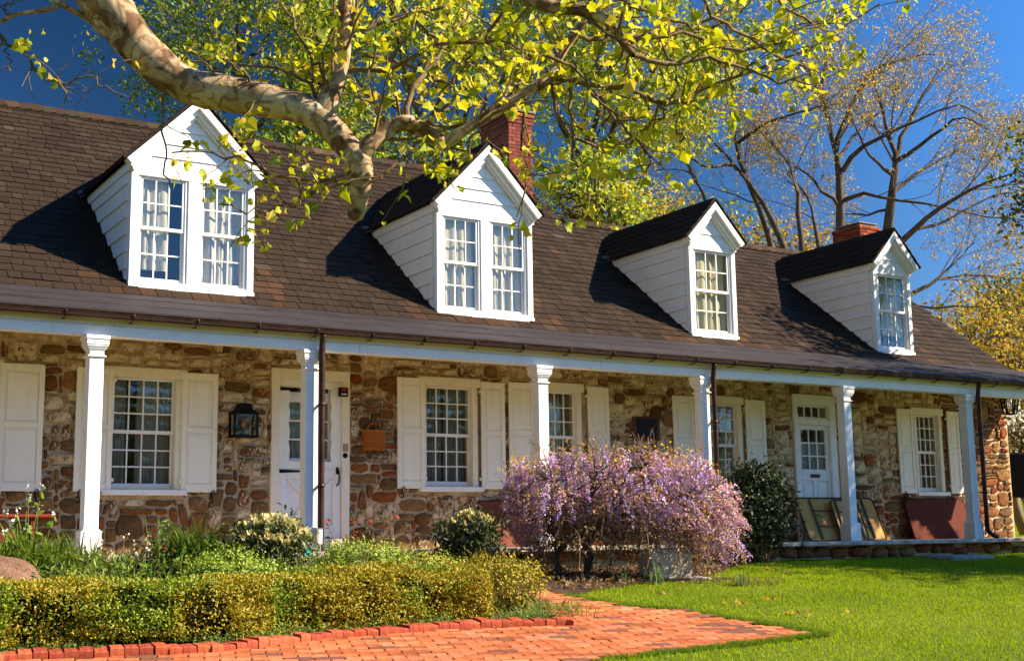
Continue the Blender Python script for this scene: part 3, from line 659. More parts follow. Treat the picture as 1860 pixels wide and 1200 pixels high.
# ---- front door with scalloped screen opening
x0, x1, z0, z1 = DOORS[0]; yf = YW-.05
b = MB(); b.bbox((x0, yf, .0), (x0+.115, YW+.2, z1), .006); b.bbox((x1-.115, yf, .0), (x1, YW+.2, z1), .006); b.bbox((x0+.115, yf+.001, z1-.14), (x1-.115, YW+.2, z1), .006); b.bbox((x0+.03, yf-.02, .0), (x1-.03, YW+.2, .15), .006)
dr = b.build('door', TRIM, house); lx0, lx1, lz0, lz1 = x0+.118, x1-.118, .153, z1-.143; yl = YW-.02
gx0, gx1, gz0, gz1 = lx0+.13, lx1-.13, 1.16, lz1-.10
loop = []
def scal(t): return .018*abs(math.sin(t))
N = 24
for i in range(N): u = i/N; loop.append((gx0+scal(u*math.pi*4), gz0+(gz1-gz0)*u))
for i in range(N): u = i/N; loop.append((gx0+(gx1-gx0)*u, gz1-.012+.035*abs(math.sin(u*math.pi*1.5+math.pi*.25))-.02))
for i in range(N): u = i/N; loop.append((gx1-scal(u*math.pi*4), gz1+(gz0-gz1)*u))
for i in range(N): u = i/N; loop.append((gx1+(gx0-gx1)*u, gz0+.0-.03*abs(math.sin(u*math.pi*1.5+math.pi*.25))+.02))
outr = [(lx0, 1.05+(lz1-1.05)*i/N) for i in range(N)]+[(lx0+(lx1-lx0)*i/N, lz1) for i in range(N)]+[(lx1, lz1+(1.05-lz1)*i/N) for i in range(N)]+[(lx1+(lx0-lx1)*i/N, 1.05) for i in range(N)]
n = 4*N; V = [(p[0], yl, p[1]) for p in outr]+[(p[0], yl, p[1]) for p in loop]+[(p[0], yl+.035, p[1]) for p in loop]
F = [(i, (i+1) % n, n+(i+1) % n, n+i) for i in range(n)]+[(n+i, n+(i+1) % n, 2*n+(i+1) % n, 2*n+i) for i in range(n)]
MB().add(V, F).build('scalloped_top', PAINT, dr)
b = MB(); st = .11
b.bbox((lx0, yl, lz0), (lx0+st, yl+.035, 1.048), .004); b.bbox((lx1-st, yl, lz0), (lx1, yl+.035, 1.048), .004); b.bbox((lx0+st, yl+.001, lz0), (lx1-st, yl+.035, lz0+.17), .004); b.bbox((lx0+st, yl+.001, .93), (lx1-st, yl+.035, 1.048), .004); b.box((lx0+st-.01, yl+.032, lz0+.1), (lx1-st+.01, yl+.036, 1.0))
b.build('lower_leaf', PAINT, dr)
for s in (1, -1):
    b = MB(); ax, az, bx, bz = lx0+st, lz0+.17, lx1-st, .93
    if s < 0: ax, bx = bx, ax
    d = np.array([bx-ax, bz-az]); d /= np.linalg.norm(d); nn = np.array([-d[1], d[0]])*.035
    b.prism([(ax+nn[0], az+nn[1]), (ax-nn[0]*.0, az), (bx-nn[0], bz-nn[1]), (bx, bz)], 1, yl+(.003 if s > 0 else .005), yl+.033); b.build('cross_brace', PAINT, dr)
# the glazed inner door behind the screen
b = MB(); yi = YW+.06
b.box((lx0, yi, lz0), (lx1, yi+.03, 1.15)); b.bbox((lx0, yi, 1.151), (lx0+.13, yi+.03, lz1), .004); b.bbox((lx1-.13, yi, 1.151), (lx1, yi+.03, lz1), .004); b.bbox((lx0+.13, yi, 1.95), (lx1-.13, yi+.03, 2.02), .004)
b.build('inner_door', PAINT, dr); sash(lx0+.13, lx1-.13, 1.15, 1.95, yi, 3, 3, dr, .02, .022, .026); sash(lx0+.13, lx1-.13, 2.02, lz1, yi, 3, 1, dr, .015, .022, .026)
curtain(lx0+.12, lx1-.12, 1.16, 1.94, yi+.08, dr, (.40, .45, .47), 14, .012)
for z in (2.09, 1.02, .27):
    b = MB(); b.add([(lx0-.03, yl-.012, z-.026), (lx0+.30, yl-.012, z-.010), (lx0+.30, yl-.012, z+.010), (lx0-.03, yl-.012, z+.026), (lx0-.03, yl-.001, z-.026), (lx0+.30, yl-.001, z-.010), (lx0+.30, yl-.001, z+.010), (lx0-.03, yl-.001, z+.026)], [(0,1,2,3),(0,4,5,1),(1,5,6,2),(2,6,7,3),(3,7,4,0)])
    b.lathe([(0, -.014), (.02, -.012), (.024, -.004), (.024, 0)], (lx0+.315, yl, z), 10, 1); b.build('strap_hinge', IRON, dr)
b = MB(); hx = lx1-.05; b.tube([(hx, yl, 1.05), (hx, yl-.05, 1.03), (hx+.005, yl-.055, .93), (hx, yl-.045, .86), (hx-.008, yl, .84)], .011, 7); b.bbox((hx-.02, yl-.008, .99), (hx+.02, yl, 1.08), .003); b.build('handle', IRON, dr)
b = MB(); b.bbox((x1-.105, yf-.012, 1.29), (x1-.03, yf, 1.39), .004, (.32, .24, .17, 1)); b.build('bell_plate', METAL, dr)
b = MB(); b.lathe([(0, -.02), (.03, -.018), (.036, 0)], (x1-.068, yf, 1.235), 12, 1); b.build('bell_push', IRON, dr)
# ---- second door: transom, nine lights, panelled foot
x0, x1, z0, z1 = DOORS[1]
b = MB(); b.bbox((x0, yf, .0), (x0+.09, YW+.2, z1), .006); b.bbox((x1-.15, yf, .0), (x1, YW+.2, z1), .006); b.bbox((x0+.09, yf+.001, z1-.18), (x1-.15, YW+.2, z1), .006); b.bbox((x0+.09, yf+.001, 1.93), (x1-.15, YW+.1, 2.015), .005); b.bbox((x0+.02, yf-.02, .0), (x1-.02, YW+.2, .13), .006)
d2 = b.build('door', PAINT, house); lx0, lx1 = x0+.092, x1-.152; yl = YW-.005
sash(lx0, lx1, 2.016, z1-.182, yl, 4, 1, d2, .025, .022, .03)
b = MB(); st = .07; b.bbox((lx0, yl, .135), (lx0+st, yl+.04, 1.928), .004); b.bbox((lx1-st, yl, .135), (lx1, yl+.04, 1.928), .004)
for p, q in ((.135, .32), (1.0, 1.14), (1.86, 1.928)): b.bbox((lx0+st, yl+.001, p), (lx1-st, yl+.04, q), .004)
b.box((lx0+st-.01, yl+.022, .3), (lx1-st+.01, yl+.034, 1.02)); xm = (lx0+lx1)/2; b.bbox((xm-.04, yl+.001, .32), (xm+.04, yl+.04, 1.0), .004); b.build('door_leaf', PAINT, d2)
for a, c in ((lx0+st+.01, xm-.05), (xm+.05, lx1-st-.01)):
    o = MB(); g_ = .03; o.add([(a, yl+.021, .33), (c, yl+.021, .33), (c, yl+.021, .99), (a, yl+.021, .99), (a+g_, yl+.008, .36), (c-g_, yl+.008, .36), (c-g_, yl+.008, .96), (a+g_, yl+.008, .96)], [(0,1,5,4),(1,2,6,5),(2,3,7,6),(3,0,4,7),(4,5,6,7)]); o.build('panel', PAINT, d2)
sash(lx0+st, lx1-st, 1.14, 1.86, yl+.005, 3, 3, d2, .014, .024, .03)
curtain(lx0+st, lx1-st, 1.15, 1.62, yl+.06, d2, (.5, .5, .47), 9, .012)
b = MB(); b.bbox((xm-.11, yl-.012, 1.045), (xm+.11, yl+.001, 1.105), .004, (.13, .05, .03, 1)); b.build('mail_slot', METAL, d2)
# ---- dormers
def clap_side(xs_, z0c, z1c, side, parent):
    pass
for di, (cx, hw, pk, nw) in enumerate(DORM):
    ez = 5.03; zb = roofz(YD)-.02; yfr = YD; out = .105 if nw == 2 else .115
    ehw = hw+out; dk = (pk-ez)/ehw; head = 4.90
    b = MB()   # front trim: corner boards, head, sill, mullions
    cw = .095
    b.bbox((cx-hw, yfr-.03, zb), (cx-hw+cw, yfr+.06, head+.05), .006); b.bbox((cx+hw-cw, yfr-.03, zb), (cx+hw, yfr+.06, head+.05), .006)
    b.bbox((cx-hw+cw, yfr-.026, head-.045), (cx+hw-cw, yfr+.06, head+.045), .006)
    b.bbox((cx-hw-.008, yfr-.055, zb-.05), (cx+hw+.008, yfr+.06, zb+.035), .006)
    b.bbox((cx-hw+cw, yfr-.02, zb+.036), (cx+hw-cw, yfr+.06, zb+.075), .004)
    iw = .036
    segs = [(cx-hw+cw, cx-.08), (cx+.08, cx+hw-cw)] if nw == 2 else [(cx-hw+cw, cx+hw-cw)]
    if nw == 2: b.bbox((cx-.08, yfr-.024, zb+.076), (cx+.08, yfr+.06, head-.046), .006)
    for a, c in segs:
        b.bbox((a, yfr-.008, zb+.076), (a+iw, yfr+.06, head-.046), .004); b.bbox((c-iw, yfr-.008, zb+.076), (c, yfr+.06, head-.046), .004)
    dm = b.build('dormer', PAINT, house)
    for a, c in segs:
        zs0, zs1 = zb+.078, head-.048; zm = (zs0+zs1)/2
        sash(a+iw+.001, c-iw-.001, zm-.012, zs1, yfr+.005, 3, 2, dm, .034, .017, .028); sash(a+iw+.001, c-iw-.001, zs0, zm+.02, yfr+.033, 3, 2, dm, .034, .017, .028)
        cc = CCREAM if di else CWHITE
        wd_ = c-a-2*iw
        if di == 0 and a < cx: curtain(a+iw, a+iw+wd_*.66, zs0+.16, zs1-.01, yfr+.10, dm, CWHITE, 3, .02)
        elif di == 2: curtain(a+iw+wd_*.12, c-iw-wd_*.06, zs0, zs1-.01, yfr+.10, dm, CCREAM, 4, .02)
        elif di == 3: curtain(a+iw, c-iw, zs0+.26, zs1-.01, yfr+.10, dm, (.62, .56, .38), 5, .02)
        else: curtain(a+iw, c-iw, zs0, zs1-.01, yfr+.10, dm, cc, 4, .025)
    b = MB(); b.box((cx-hw+.05, yfr+.5, zb-.1), (cx+hw-.05, yfr+.52, 5.0)); b.build('room_shade_sheet', G('room_shade').principled((.02, .022, .03), .9), dm) if di in (0, 3) else None  # near-black sheet: its colour stands in for the room's darkness behind the panes
    # cheeks: overlapping clapboards, cut to the roof slope
    hz = .225; z = zb
    for side in (-1, 1):
        z = zb+.0; xo = cx+side*hw
        while z < ez-.03:
            zt = min(z+hz, ez-.02); o = MB()
            ya, yc = YD+(z-roofz(YD))/TAN, YD+(zt-roofz(YD))/TAN
            ya = max(ya, yfr+.062)+.012; yc = max(yc, yfr+.064)+.012
            t0, t1 = .036, .006
            P = [(xo+side*t0, yfr+.061, z), (xo+side*t0, ya, z), (xo+side*t1, yc, zt), (xo+side*t1, yfr+.061, zt), (xo-side*.02, yfr+.061, z), (xo-side*.02, ya, z), (xo-side*.02, yc, zt), (xo-side*.02, yfr+.061, zt)]
            o.add(P, [(0,1,2,3),(7,6,5,4),(0,4,5,1),(1,5,6,2),(2,6,7,3),(3,7,4,0)]); o.build('clapboard', PAINT, dm); z += hz
        o = MB(); yk = YD+(ez-roofz(YD))/TAN; xa, xb = sorted((xo+side*.008, xo+side*.045)); o.box((xa, yfr-.02, ez-.13), (xb, yk-.08, ez-.0)); o.build('eave_board', PAINT, dm)
    # gable boards
    z = head+.046; gi = 0
    while z < pk-.22:
        zt = min(z+.19, pk-.12); o = MB(); wa, wb = (pk-.06-z)/dk, (pk-.06-zt)/dk
        wa = min(wa, hw-.002); wb = min(wb, hw-.002)
        o.add([(cx-wa, yfr-.030, z), (cx+wa, yfr-.030, z), (cx+wb, yfr-.012, zt), (cx-wb, yfr-.012, zt), (cx-wa, yfr+.05, z), (cx+wa, yfr+.05, z), (cx+wb, yfr+.05, zt), (cx-wb, yfr+.05, zt)], [(0,1,2,3),(0,4,5,1),(1,5,6,2),(2,6,7,3),(3,7,4,0),(7,6,5,4)])
        o.build('gable_board', PAINT, dm); z += .19
    # raking cornice: two stepped boards on each side
    yo = yfr-.17
    for side in (-1, 1):
        o = MB(); L = math.hypot(ehw, pk-ez); nx_, nz_ = (pk-ez)/L, ehw/L
        def rk(d0, d1, y0, y1):
            p = [(0, pk), (side*ehw, ez)]
            q = [(cx+px_-side*nx_*d, pz_-nz_*d) for d in (d0, d1) for px_, pz_ in p]
            q = [q[0], q[1], q[3], q[2]]; q[0] = (cx, pk-d0/nz_); q[3] = (cx, pk-d1/nz_)
            o.prism(q, 1, y0, y1)
        rk(.012, .10, yo, yfr-.001); rk(.10, .155, yo+.06, yfr-.002); rk(.155, .19, yo+.10, yfr-.003)
        o.build('raking_cornice', PAINT, dm)
        # roof slope with its own shingles
        yk = YD+(pk-roofz(YD))/TAN; ye = YD+(ez-roofz(YD))/TAN; o = MB()
        P = [(cx, yo, pk), (cx+side*(ehw+.02), yo, ez-.02), (cx+side*(ehw+.02), ye, ez-.02), (cx, yk, pk)]
        up = [(p[0]+side*nx_*.02, p[1], p[2]+nz_*.02) for p in P]
        o.add(P+up, [(0,1,2,3),(4,7,6,5),(0,4,5,1),(1,5,6,2),(2,6,7,3),(3,7,4,0)]); o.build('dormer_roof', deckm, dm)
        V = []; C = []; n_ = int(L/.19)+1; e_ = L/n_
        for r_ in range(n_):
            s0 = L-e_*r_*1.0; xx = cx+side*ehw*(s0+.03)/L; zz = pk-(pk-ez)*(s0+.03)/L; y = yo-rng.uniform(0, .1); ymax = ye+(yk-ye)*(1-s0/L)+.05
            while y < ymax:
                w_ = rng.uniform(.14, .3); yy0, yy1 = max(y, yo-.015), min(y+w_-.006, ymax+.06)
                if yy1-yy0 > .03:
                    lo, hi = s0+.03, s0-e_*1.2; hi = max(hi, 0)
                    def pt(s, y_, h): return (cx+side*ehw*s/L+side*nx_*h, y_, pk-(pk-ez)*s/L+nz_*h)
                    V.append([pt(lo, yy0, .02), pt(lo, yy1, .02), pt(hi, yy1, .022), pt(hi, yy0, .022), pt(lo, yy0, .046), pt(lo, yy1, .046), pt(hi, yy1, .026), pt(hi, yy0, .026)]); C.append(np.tile(np.array(SHC[rng.integers(8)])[None]*rng.uniform(.85, 1.15), (8, 1)))
                y += w_
        F = (SH_F[None]+(np.arange(len(V))*8)[:, None, None]).reshape(-1, 4)
        tag(np_obj('dormer_shingles', np.concatenate(V), F, SHINGLE, dm, np.concatenate(C)), kind='stuff')
        # flashing where the eave dies into the roof
        o = MB(); o.prism([(ye-.28, ez-.03), (ye+.02, ez-.03), (ye+.16, ez+.12), (ye-.02, ez+.10)], 0, *sorted((cx+side*(ehw+.012), cx+side*(ehw+.030)))); o.build('flashing', G('lead_flashing').principled((.10, .13, .14), .6), dm)
    o = MB(); o.prism([(-.10, -.10*dk*.9), (0, 0), (.10, -.10*dk*.9), (.10, -.07*dk*.9), (0, .03), (-.10, -.07*dk*.9)], 1, 0, yk-yo-.15, (*SHC[1], 1)); o = o.build('ridge_board', SHINGLE, dm); o.location = (cx, yo, pk+.035)
# ---- chimneys
def chimney(x0, x1, y0, y1, z0, z1, cols, capm):
    b = MB(); b.box((x0+.012, y0+.012, z0), (x1-.012, y1-.012, z1-.05)); ch = b.build('chimney', G('brick_mortar').principled((.38, .26, .20), .95), house)
    bh, bl_ = .062, .205; nz_ = int((z1-z0)/.073); UBM = [unit_brick(c, 'brick', BRICK, .015) for c in cols]; rest = []
    for j in range(nz_):
        z = z0+.037+j*.073; cor = .018 if j >= nz_-3 and j < nz_-1 else (.035 if j == nz_-1 else 0)
        off = (j % 2)*.5
        for face, (a, c) in ((0, (x0-cor, x1+cor)), (1, (y0-cor, y1+cor)), (2, (x0-cor, x1+cor)), (3, (y0-cor, y1+cor))):
            nb_ = max(1, round((c-a)/.215)); bw_ = (c-a)/nb_
            edges = sorted(set([a, c]+[a+(k+off)*bw_ for k in range(nb_+1) if a+.03 < a+(k+off)*bw_ < c-.03]))
            for e0, e1 in zip(edges[:-1], edges[1:]):
                m_ = (e0+e1)/2; L = e1-e0-.012; dep = .10
                loc, rz = {0: ((m_, y0-cor+dep/2, z), 0), 1: ((x0-cor+dep/2, m_, z), math.pi/2), 2: ((m_, y1+cor-dep/2, z), 0), 3: ((x1+cor-dep/2, m_, z), math.pi/2)}[face]
                s = (L, dep, bh)
                if face in (1, 3): s = (max(L-(.10 if False else 0), .02), dep, bh)
                if face < 2 and z > z1-2.0: place(UBM[rng.integers(len(UBM))], 'brick', ch, (loc[0]+.002*rng.normal(), loc[1]+.002*rng.normal(), z), (0, 0, rz), s)
                else: rest.append((loc, rz, s))
    V = []; C = []
    for loc, rz, s in rest:
        m = np.array(Matrix.Rotation(rz, 3, 'Z')); V.append((UB_V*np.array(s))@m.T+loc); C.append(np.tile(vary(cols[0], 1, .2), (12, 1)))
    F = (UB_F[None]+(np.arange(len(V))*12)[:, None, None]).reshape(-1, 4)
    tag(np_obj('rear_bricks', np.concatenate(V), F, BRICK, ch, np.concatenate(C)), kind='stuff')
    b = MB()
    if capm: b.bbox((x0-.05, y0-.05, z1-.0), (x1+.05, y1+.05, z1+.06), .01, (.16, .14, .13, 1)); b.bbox((x0+.1, y0+.1, z1+.061), (x1-.1, y1-.1, z1+.14), .02, (.12, .13, .13, 1))
    else: b.bbox((x0+.0, y0+.0, z1-.012), (x1-.0, y1-.0, z1+.012), .01, (.30, .25, .21, 1))
    b.build('cap', ROCK, ch)
chimney(9.42, 9.97, 6.45, 7.5, 6.2, 8.33, [(.20, .055, .035), (.24, .065, .04), (.17, .05, .035), (.27, .08, .05)], True)
chimney(17.38, 17.96, 5.0, 5.75, 5.2, 6.73, [(.24, .05, .022), (.29, .065, .028), (.20, .042, .02), (.32, .08, .035)], False)
# ================================================================== trees
def catmull(P, n):
    P = np.asarray(P, float); k = len(P)
    if k == 2: return P[0]+(P[1]-P[0])*np.linspace(0, 1, n)[:, None]
    Q = np.vstack([2*P[0]-P[1], P, 2*P[-1]-P[-2]]); t = np.linspace(0, k-1-1e-6, n); i = t.astype(int); f = (t-i)[:, None]
    a, b_, c, d = Q[i], Q[i+1], Q[i+2], Q[i+3]
    return .5*((2*b_)+(-a+c)*f+(2*a-5*b_+4*c-d)*f**2+(-a+3*b_-3*c+d)*f**3)
def tubes(P, Rr, n=3):
    P = np.asarray(P, float); N, k, _ = P.shape; T = np.gradient(P, axis=1); T /= np.linalg.norm(T, axis=2, keepdims=True)+1e-9
    ref = np.where(np.abs(T[:, :1, 2:3]) < .85, np.array([[[0, 0, 1.]]]), np.array([[[1., 0, 0]]])); U = np.cross(T, np.broadcast_to(ref, T.shape)); U /= np.linalg.norm(U, axis=2, keepdims=True)+1e-9; W = np.cross(T, U)
    a = np.arange(n)*2*math.pi/n
    V = P[:, :, None]+Rr[:, :, None, None]*(np.cos(a)[:, None]*U[:, :, None]+np.sin(a)[:, None]*W[:, :, None])
    base = (np.arange(N)*k*n)[:, None, None]; i = (np.arange(k-1)*n)[None, :, None]; j = np.arange(n)[None, None]; j2 = (np.arange(n)+1)[None, None] % n
    F = np.stack([base+i+j, base+i+j2, base+i+n+j2, base+i+n+j], -1).reshape(-1, 4)
    return V.reshape(-1, 3), F
def sprout(P, Rr, per, L, spread=(.5, 1.0), up=.15, kk=5, wig=.12, t0=.2, rs=.6, taper=.25, r=rng, grav=0, shrink=.5):
    N, k, _ = P.shape; M_ = N*per; src = np.repeat(np.arange(N), per)
    t = (t0+(1-t0)*(np.tile(np.arange(per), N)+r.random(M_))/per)*(k-1)*.999; i = t.astype(int); f = (t-i)[:, None]
    p = P[src, i]*(1-f)+P[src, i+1]*f; T = P[src, i+1]-P[src, i]; T /= np.linalg.norm(T, axis=1)[:, None]+1e-9
    rr = (Rr[src, i]*(1-f[:, 0])+Rr[src, i+1]*f[:, 0])*rs
    q = r.normal(size=(M_, 3)); q -= T*(q*T).sum(1)[:, None]; q /= np.linalg.norm(q, axis=1)[:, None]+1e-9
    th = r.uniform(*spread, M_)[:, None]; d = T*np.cos(th)+q*np.sin(th); d[:, 2] += up; d /= np.linalg.norm(d, axis=1)[:, None]
    ln = L*r.uniform(.55, 1.2, M_)*(1-shrink*t/(k-1)); step = (ln/(kk-1))[:, None]; out = [p]
    for _ in range(kk-1):
        d = d+r.normal(size=(M_, 3))*wig; d[:, 2] += up*.25-grav; d /= np.linalg.norm(d, axis=1)[:, None]; p = p+d*step; out.append(p)
    return np.stack(out, 1), rr[:, None]*np.linspace(1, taper, kk)[None]
def leaves_on(P, per, size, cols, tmpl=LEAF, jit=.05, r=rng, droop=0.0, t0=.3, weights=None):
    N, k, _ = P.shape; M_ = N*per; src = np.repeat(np.arange(N), per); t = (t0+(1-t0)*r.random(M_))*(k-1)*.999; i = t.astype(int); f = (t-i)[:, None]
    p = P[src, i]*(1-f)+P[src, i+1]*f+r.normal(size=(M_, 3))*jit
    d = r.normal(size=(M_, 3)); d[:, 2] -= droop; z = r.normal(size=(M_, 3)); z[:, 2] += .8
    c = np.asarray(cols)[r.choice(len(cols), M_, p=weights)]*r.uniform(.75, 1.25, (M_, 1))
    return p, frame_rot(d, z), r.uniform(size[0], size[1], M_), c
def join(parts):
    V = []; F = []; C = []; n = 0
    for v, f, c in parts: V.append(v); F.append(f+n); C.append(c); n += len(v)
    return np.concatenate(V), np.concatenate(F), np.concatenate(C)
def limbs(specs, t, k=10, dz=1.0):      # traced limbs (pixels, start/end radius in px) placed t metres away, with depth of their own
    P = []; Q = []
    for s in specs:
        pts, r0, r1 = s[0], s[1], s[2]; d0, d1 = (s[3], s[4]) if len(s) > 3 else (0, rng.uniform(-dz, dz))
        tt = t+np.linspace(d0, d1, len(pts)); p3 = np.array([at(x, y, q) for (x, y), q in zip(pts, tt)])
        c = catmull(p3, k); c[1:-1] += rng.normal(size=(k-2, 3))*.02*t/30; P.append(c); Q.append((r1*.45+(r0*.66-r1*.45)*(1-np.linspace(0, 1, k))**1.45)*t/FPX)
    return np.array(P), np.array(Q)
def tree(name, label, L1, levels, leaf, trunk=None, bark=BARK, lm=LEAFM, group='trees standing behind the house', sides=6, twigm=None):
    P, Q = L1; base = P[0][0]; root = tag(empty(name, (float(base[0]), float(base[1]), float(ground(base[0], base[1])))), label, 'tree', group)
    o0 = np.array(root.location); V, F = tubes(P, Q, sides)
    np_obj('trunk', V-o0, F, bark, root, smooth=True)
    if trunk is not None:
        V, F = tube(trunk[0], trunk[1], 8); np_obj('trunk', V-o0, np.array(F), bark, root, smooth=True)
    cur, cr = P, Q; tw = []
    for lv in levels:
        cur, cr = sprout(cur, np.maximum(cr, .004), **lv); v, f = tubes(cur, np.maximum(cr, .003), 3); tw.append((v, f, np.ones((len(v), 3))))
    V, F, _ = join(tw); tag(np_obj('branches', V-o0, F, twigm or TWIG, root), kind='stuff')
    if leaf:
        p, rot, s, c = leaves_on(cur, **leaf); V, F, C = scatter(*leaf.get('tmpl', LEAF), p-o0, rot, s, c)
        tag(np_obj('crown', V, F, lm, root, C), kind='stuff')
    return root
def to_ground(P0, r0, extra=0):       # trunk from a limb's lower end down to the ground
    b_ = np.array([P0[0], P0[1], float(ground(P0[0], P0[1]))-.3]); return [catmull([P0, P0*.5+b_*.5+np.array([.1, 0, 0]), b_], 7), np.linspace(r0, r0*1.5, 7)]
OCH = [(.50, .32, .05), (.44, .30, .06), (.58, .40, .07), (.32, .22, .06), (.44, .40, .08)]
YG = [(.36, .42, .03), (.28, .38, .03), (.45, .47, .05), (.18, .28, .025), (.40, .34, .04)]
LV = [dict(per=9, L=2.9, spread=(.35, .9), up=.16, kk=6, wig=.16, rs=.42, t0=.3), dict(per=7, L=1.3, spread=(.4, 1.0), up=.08, kk=5, wig=.18, rs=.5), dict(per=4, L=.66, spread=(.4, 1.1), up=.03, kk=4, wig=.2, rs=.6)]
bud = dict(per=5, size=(.04, .085), cols=OCH, jit=.03)
# three tall trees at the right, nearly bare
l = limbs([([(1526, 430), (1525, 330), (1516, 265), (1500, 200), (1494, 140), (1510, 80)], 13, 3, 0, 0), ([(1518, 262), (1545, 190), (1590, 130), (1650, 105), (1700, 100)], 8, 2, 0, 1), ([(1530, 312), (1575, 262), (1650, 228), (1730, 190), (1790, 215)], 8, 2, 0, -1.5), ([(1505, 215), (1480, 150), (1440, 90), (1400, 60)], 6, 2, 0, 2), ([(1530, 365), (1565, 352), (1620, 360), (1700, 372), (1800, 395), (1870, 402)], 7, 2, 0, -2), ([(1526, 380), (1480, 330), (1440, 300), (1390, 280)], 6, 2, 0, -1), ([(1520, 290), (1560, 240), (1620, 180), (1650, 120)], 6, 2, 0, 3)], 36)
tree('bare_tree', 'tall nearly bare tree with fine twigs rising left of the brick chimney stub', l, LV, bud, to_ground(l[0][0][0], .2))
l = limbs([([(1612, 425), (1622, 340), (1626, 292), (1612, 230), (1590, 160), (1575, 110)], 15, 3, 0, 0), ([(1626, 292), (1650, 230), (1690, 150), (1730, 110)], 8, 2, 0, 1.5), ([(1626, 294), (1690, 250), (1750, 215), (1800, 240)], 7, 2, 0, -1), ([(1620, 350), (1670, 310), (1730, 280), (1790, 270)], 7, 2, 0, 2), ([(1624, 320), (1580, 280), (1550, 230), (1545, 180)], 6, 2, 0, -2), ([(1618, 380), (1570, 390), (1520, 385)], 5, 2, 0, 1)], 38)
tree('bare_tree', 'nearly bare spreading tree directly above the farthest dormer', l, LV, bud, to_ground(l[0][0][0], .24))
l = limbs([([(1636, 440), (1690, 392), (1750, 352), (1810, 325), (1880, 300)], 9, 3, 0, -2), ([(1660, 418), (1720, 400), (1790, 360), (1870, 345)], 6, 2, 0, 1), ([(1640, 545), (1700, 510), (1760, 500), (1860, 505)], 7, 3, 2, 4), ([(1660, 530), (1710, 500), (1740, 470), (1770, 440)], 5, 2, 0, 1), ([(1650, 560), (1740, 555), (1800, 560)], 4, 2, 0, -1)], 33)
tree('leaning_tree', 'leaning tree with long low bare limbs at the right edge', l, LV, dict(per=3, size=(.04, .09), cols=OCH, jit=.04), None)
l = limbs([([(1432, 470), (1405, 405), (1372, 350), (1335, 300), (1290, 250), (1255, 200)], 11, 3, 0, 1), ([(1405, 470), (1385, 390), (1350, 310), (1335, 240), (1330, 170), (1345, 110)], 10, 2, 1, 0), ([(1458, 470), (1452, 380), (1440, 310), (1410, 270), (1390, 240)], 9, 3, -1, 0), ([(1490, 470), (1480, 400), (1455, 340), (1420, 310)], 7, 2, 1, 2), ([(1335, 300), (1280, 300), (1230, 270), (1190, 255)], 6, 2, 0, -2), ([(1340, 260), (1400, 220), (1470, 200), (1500, 195)], 6, 2, 0, -1), ([(1265, 330), (1240, 270), (1230, 220), (1210, 150)], 6, 2, 2, 2), ([(1290, 420), (1275, 350), (1245, 310), (1190, 310)], 6, 2, 2, 1)], 34)
tree('budding_tree', 'multi-stemmed tree in ochre bud between the two middle right dormers', l, LV, dict(per=4, size=(.05, .10), cols=OCH, jit=.05), None)
# leafy trees behind the chimney and the left dormers
LVL = [dict(per=7, L=2.8, spread=(.4, 1.0), up=.14, kk=6, wig=.16, rs=.42), dict(per=6, L=1.3, spread=(.4, 1.1), up=.06, kk=5, wig=.2, rs=.5), dict(per=5, L=.6, spread=(.4, 1.2), up=.0, kk=4, wig=.2, rs=.6)]
l = limbs([([(1052, 430), (1056, 340), (1075, 250), (1090, 180), (1080, 90), (1060, 10)], 15, 4, 0, 0), ([(1072, 420), (1090, 320), (1115, 240), (1160, 170), (1200, 90), (1220, 0)], 17, 4, 0, 1), ([(1085, 340), (1130, 275), (1190, 230), (1250, 190), (1300, 120)], 8, 2, 0, -2), ([(1060, 300), (1020, 230), (1000, 150), (980, 60)], 8, 2, 0, 1), ([(1110, 260), (1160, 260), (1220, 240), (1270, 250)], 6, 2, 0, 2), ([(1180, 130), (1260, 70), (1330, 30), (1380, -10)], 6, 2, 0, 0), ([(1100, 150), (1130, 80), (1150, 0)], 6, 2, 0, -1)], 31)
tree('leafy_tree', 'dark-trunked tree in thin yellow-green leaf behind the tall brick chimney', l, LVL, dict(per=7, size=(.09, .17), cols=YG, jit=.10), to_ground(l[0][0][0], .22))
l = limbs([([(770, 330), (765, 240), (740, 150), (720, 60), (700, -20)], 12, 4, 0, 0), ([(765, 260), (800, 180), (850, 110), (880, 20)], 8, 2, 0, 1), ([(760, 230), (700, 180), (640, 150), (590, 80), (560, 0)], 8, 2, 0, -1), ([(845, 320), (840, 230), (870, 150), (920, 80), (940, 0)], 9, 2, 1, 1), ([(850, 260), (900, 220), (960, 190), (990, 130)], 6, 2, 1, 2), ([(700, 320), (690, 250), (640, 200), (580, 190)], 6, 2, 2, 1), ([(740, 150), (780, 90), (800, 10)], 6, 2, 0, 2)], 30)
tree('leafy_tree', 'bright yellow-green tree filling the sky between the two left dormers', l, LVL, dict(per=8, size=(.10, .18), cols=YG, jit=.12), to_ground(l[0][0][0], .2))
GRN = [(.11, .20, .02), (.16, .25, .025), (.08, .15, .018), (.22, .30, .03), (.30, .28, .04)]
l = limbs([([(470, 330), (460, 240), (440, 150), (430, 60), (440, -30)], 12, 4, 0, 0), ([(455, 210), (410, 150), (370, 90), (380, 20)], 7, 2, 0, 1), ([(460, 240), (520, 170), (560, 90), (580, 0)], 8, 2, 0, -1), ([(455, 260), (400, 230), (350, 210), (320, 200)], 6, 2, 0, 0), ([(445, 120), (490, 60), (510, -20)], 6, 2, 0, 1), ([(540, 320), (545, 240), (590, 170), (620, 100)], 8, 2, 1, 1), ([(440, 150), (400, 100), (400, 40)], 5, 2, 0, -1)], 29)
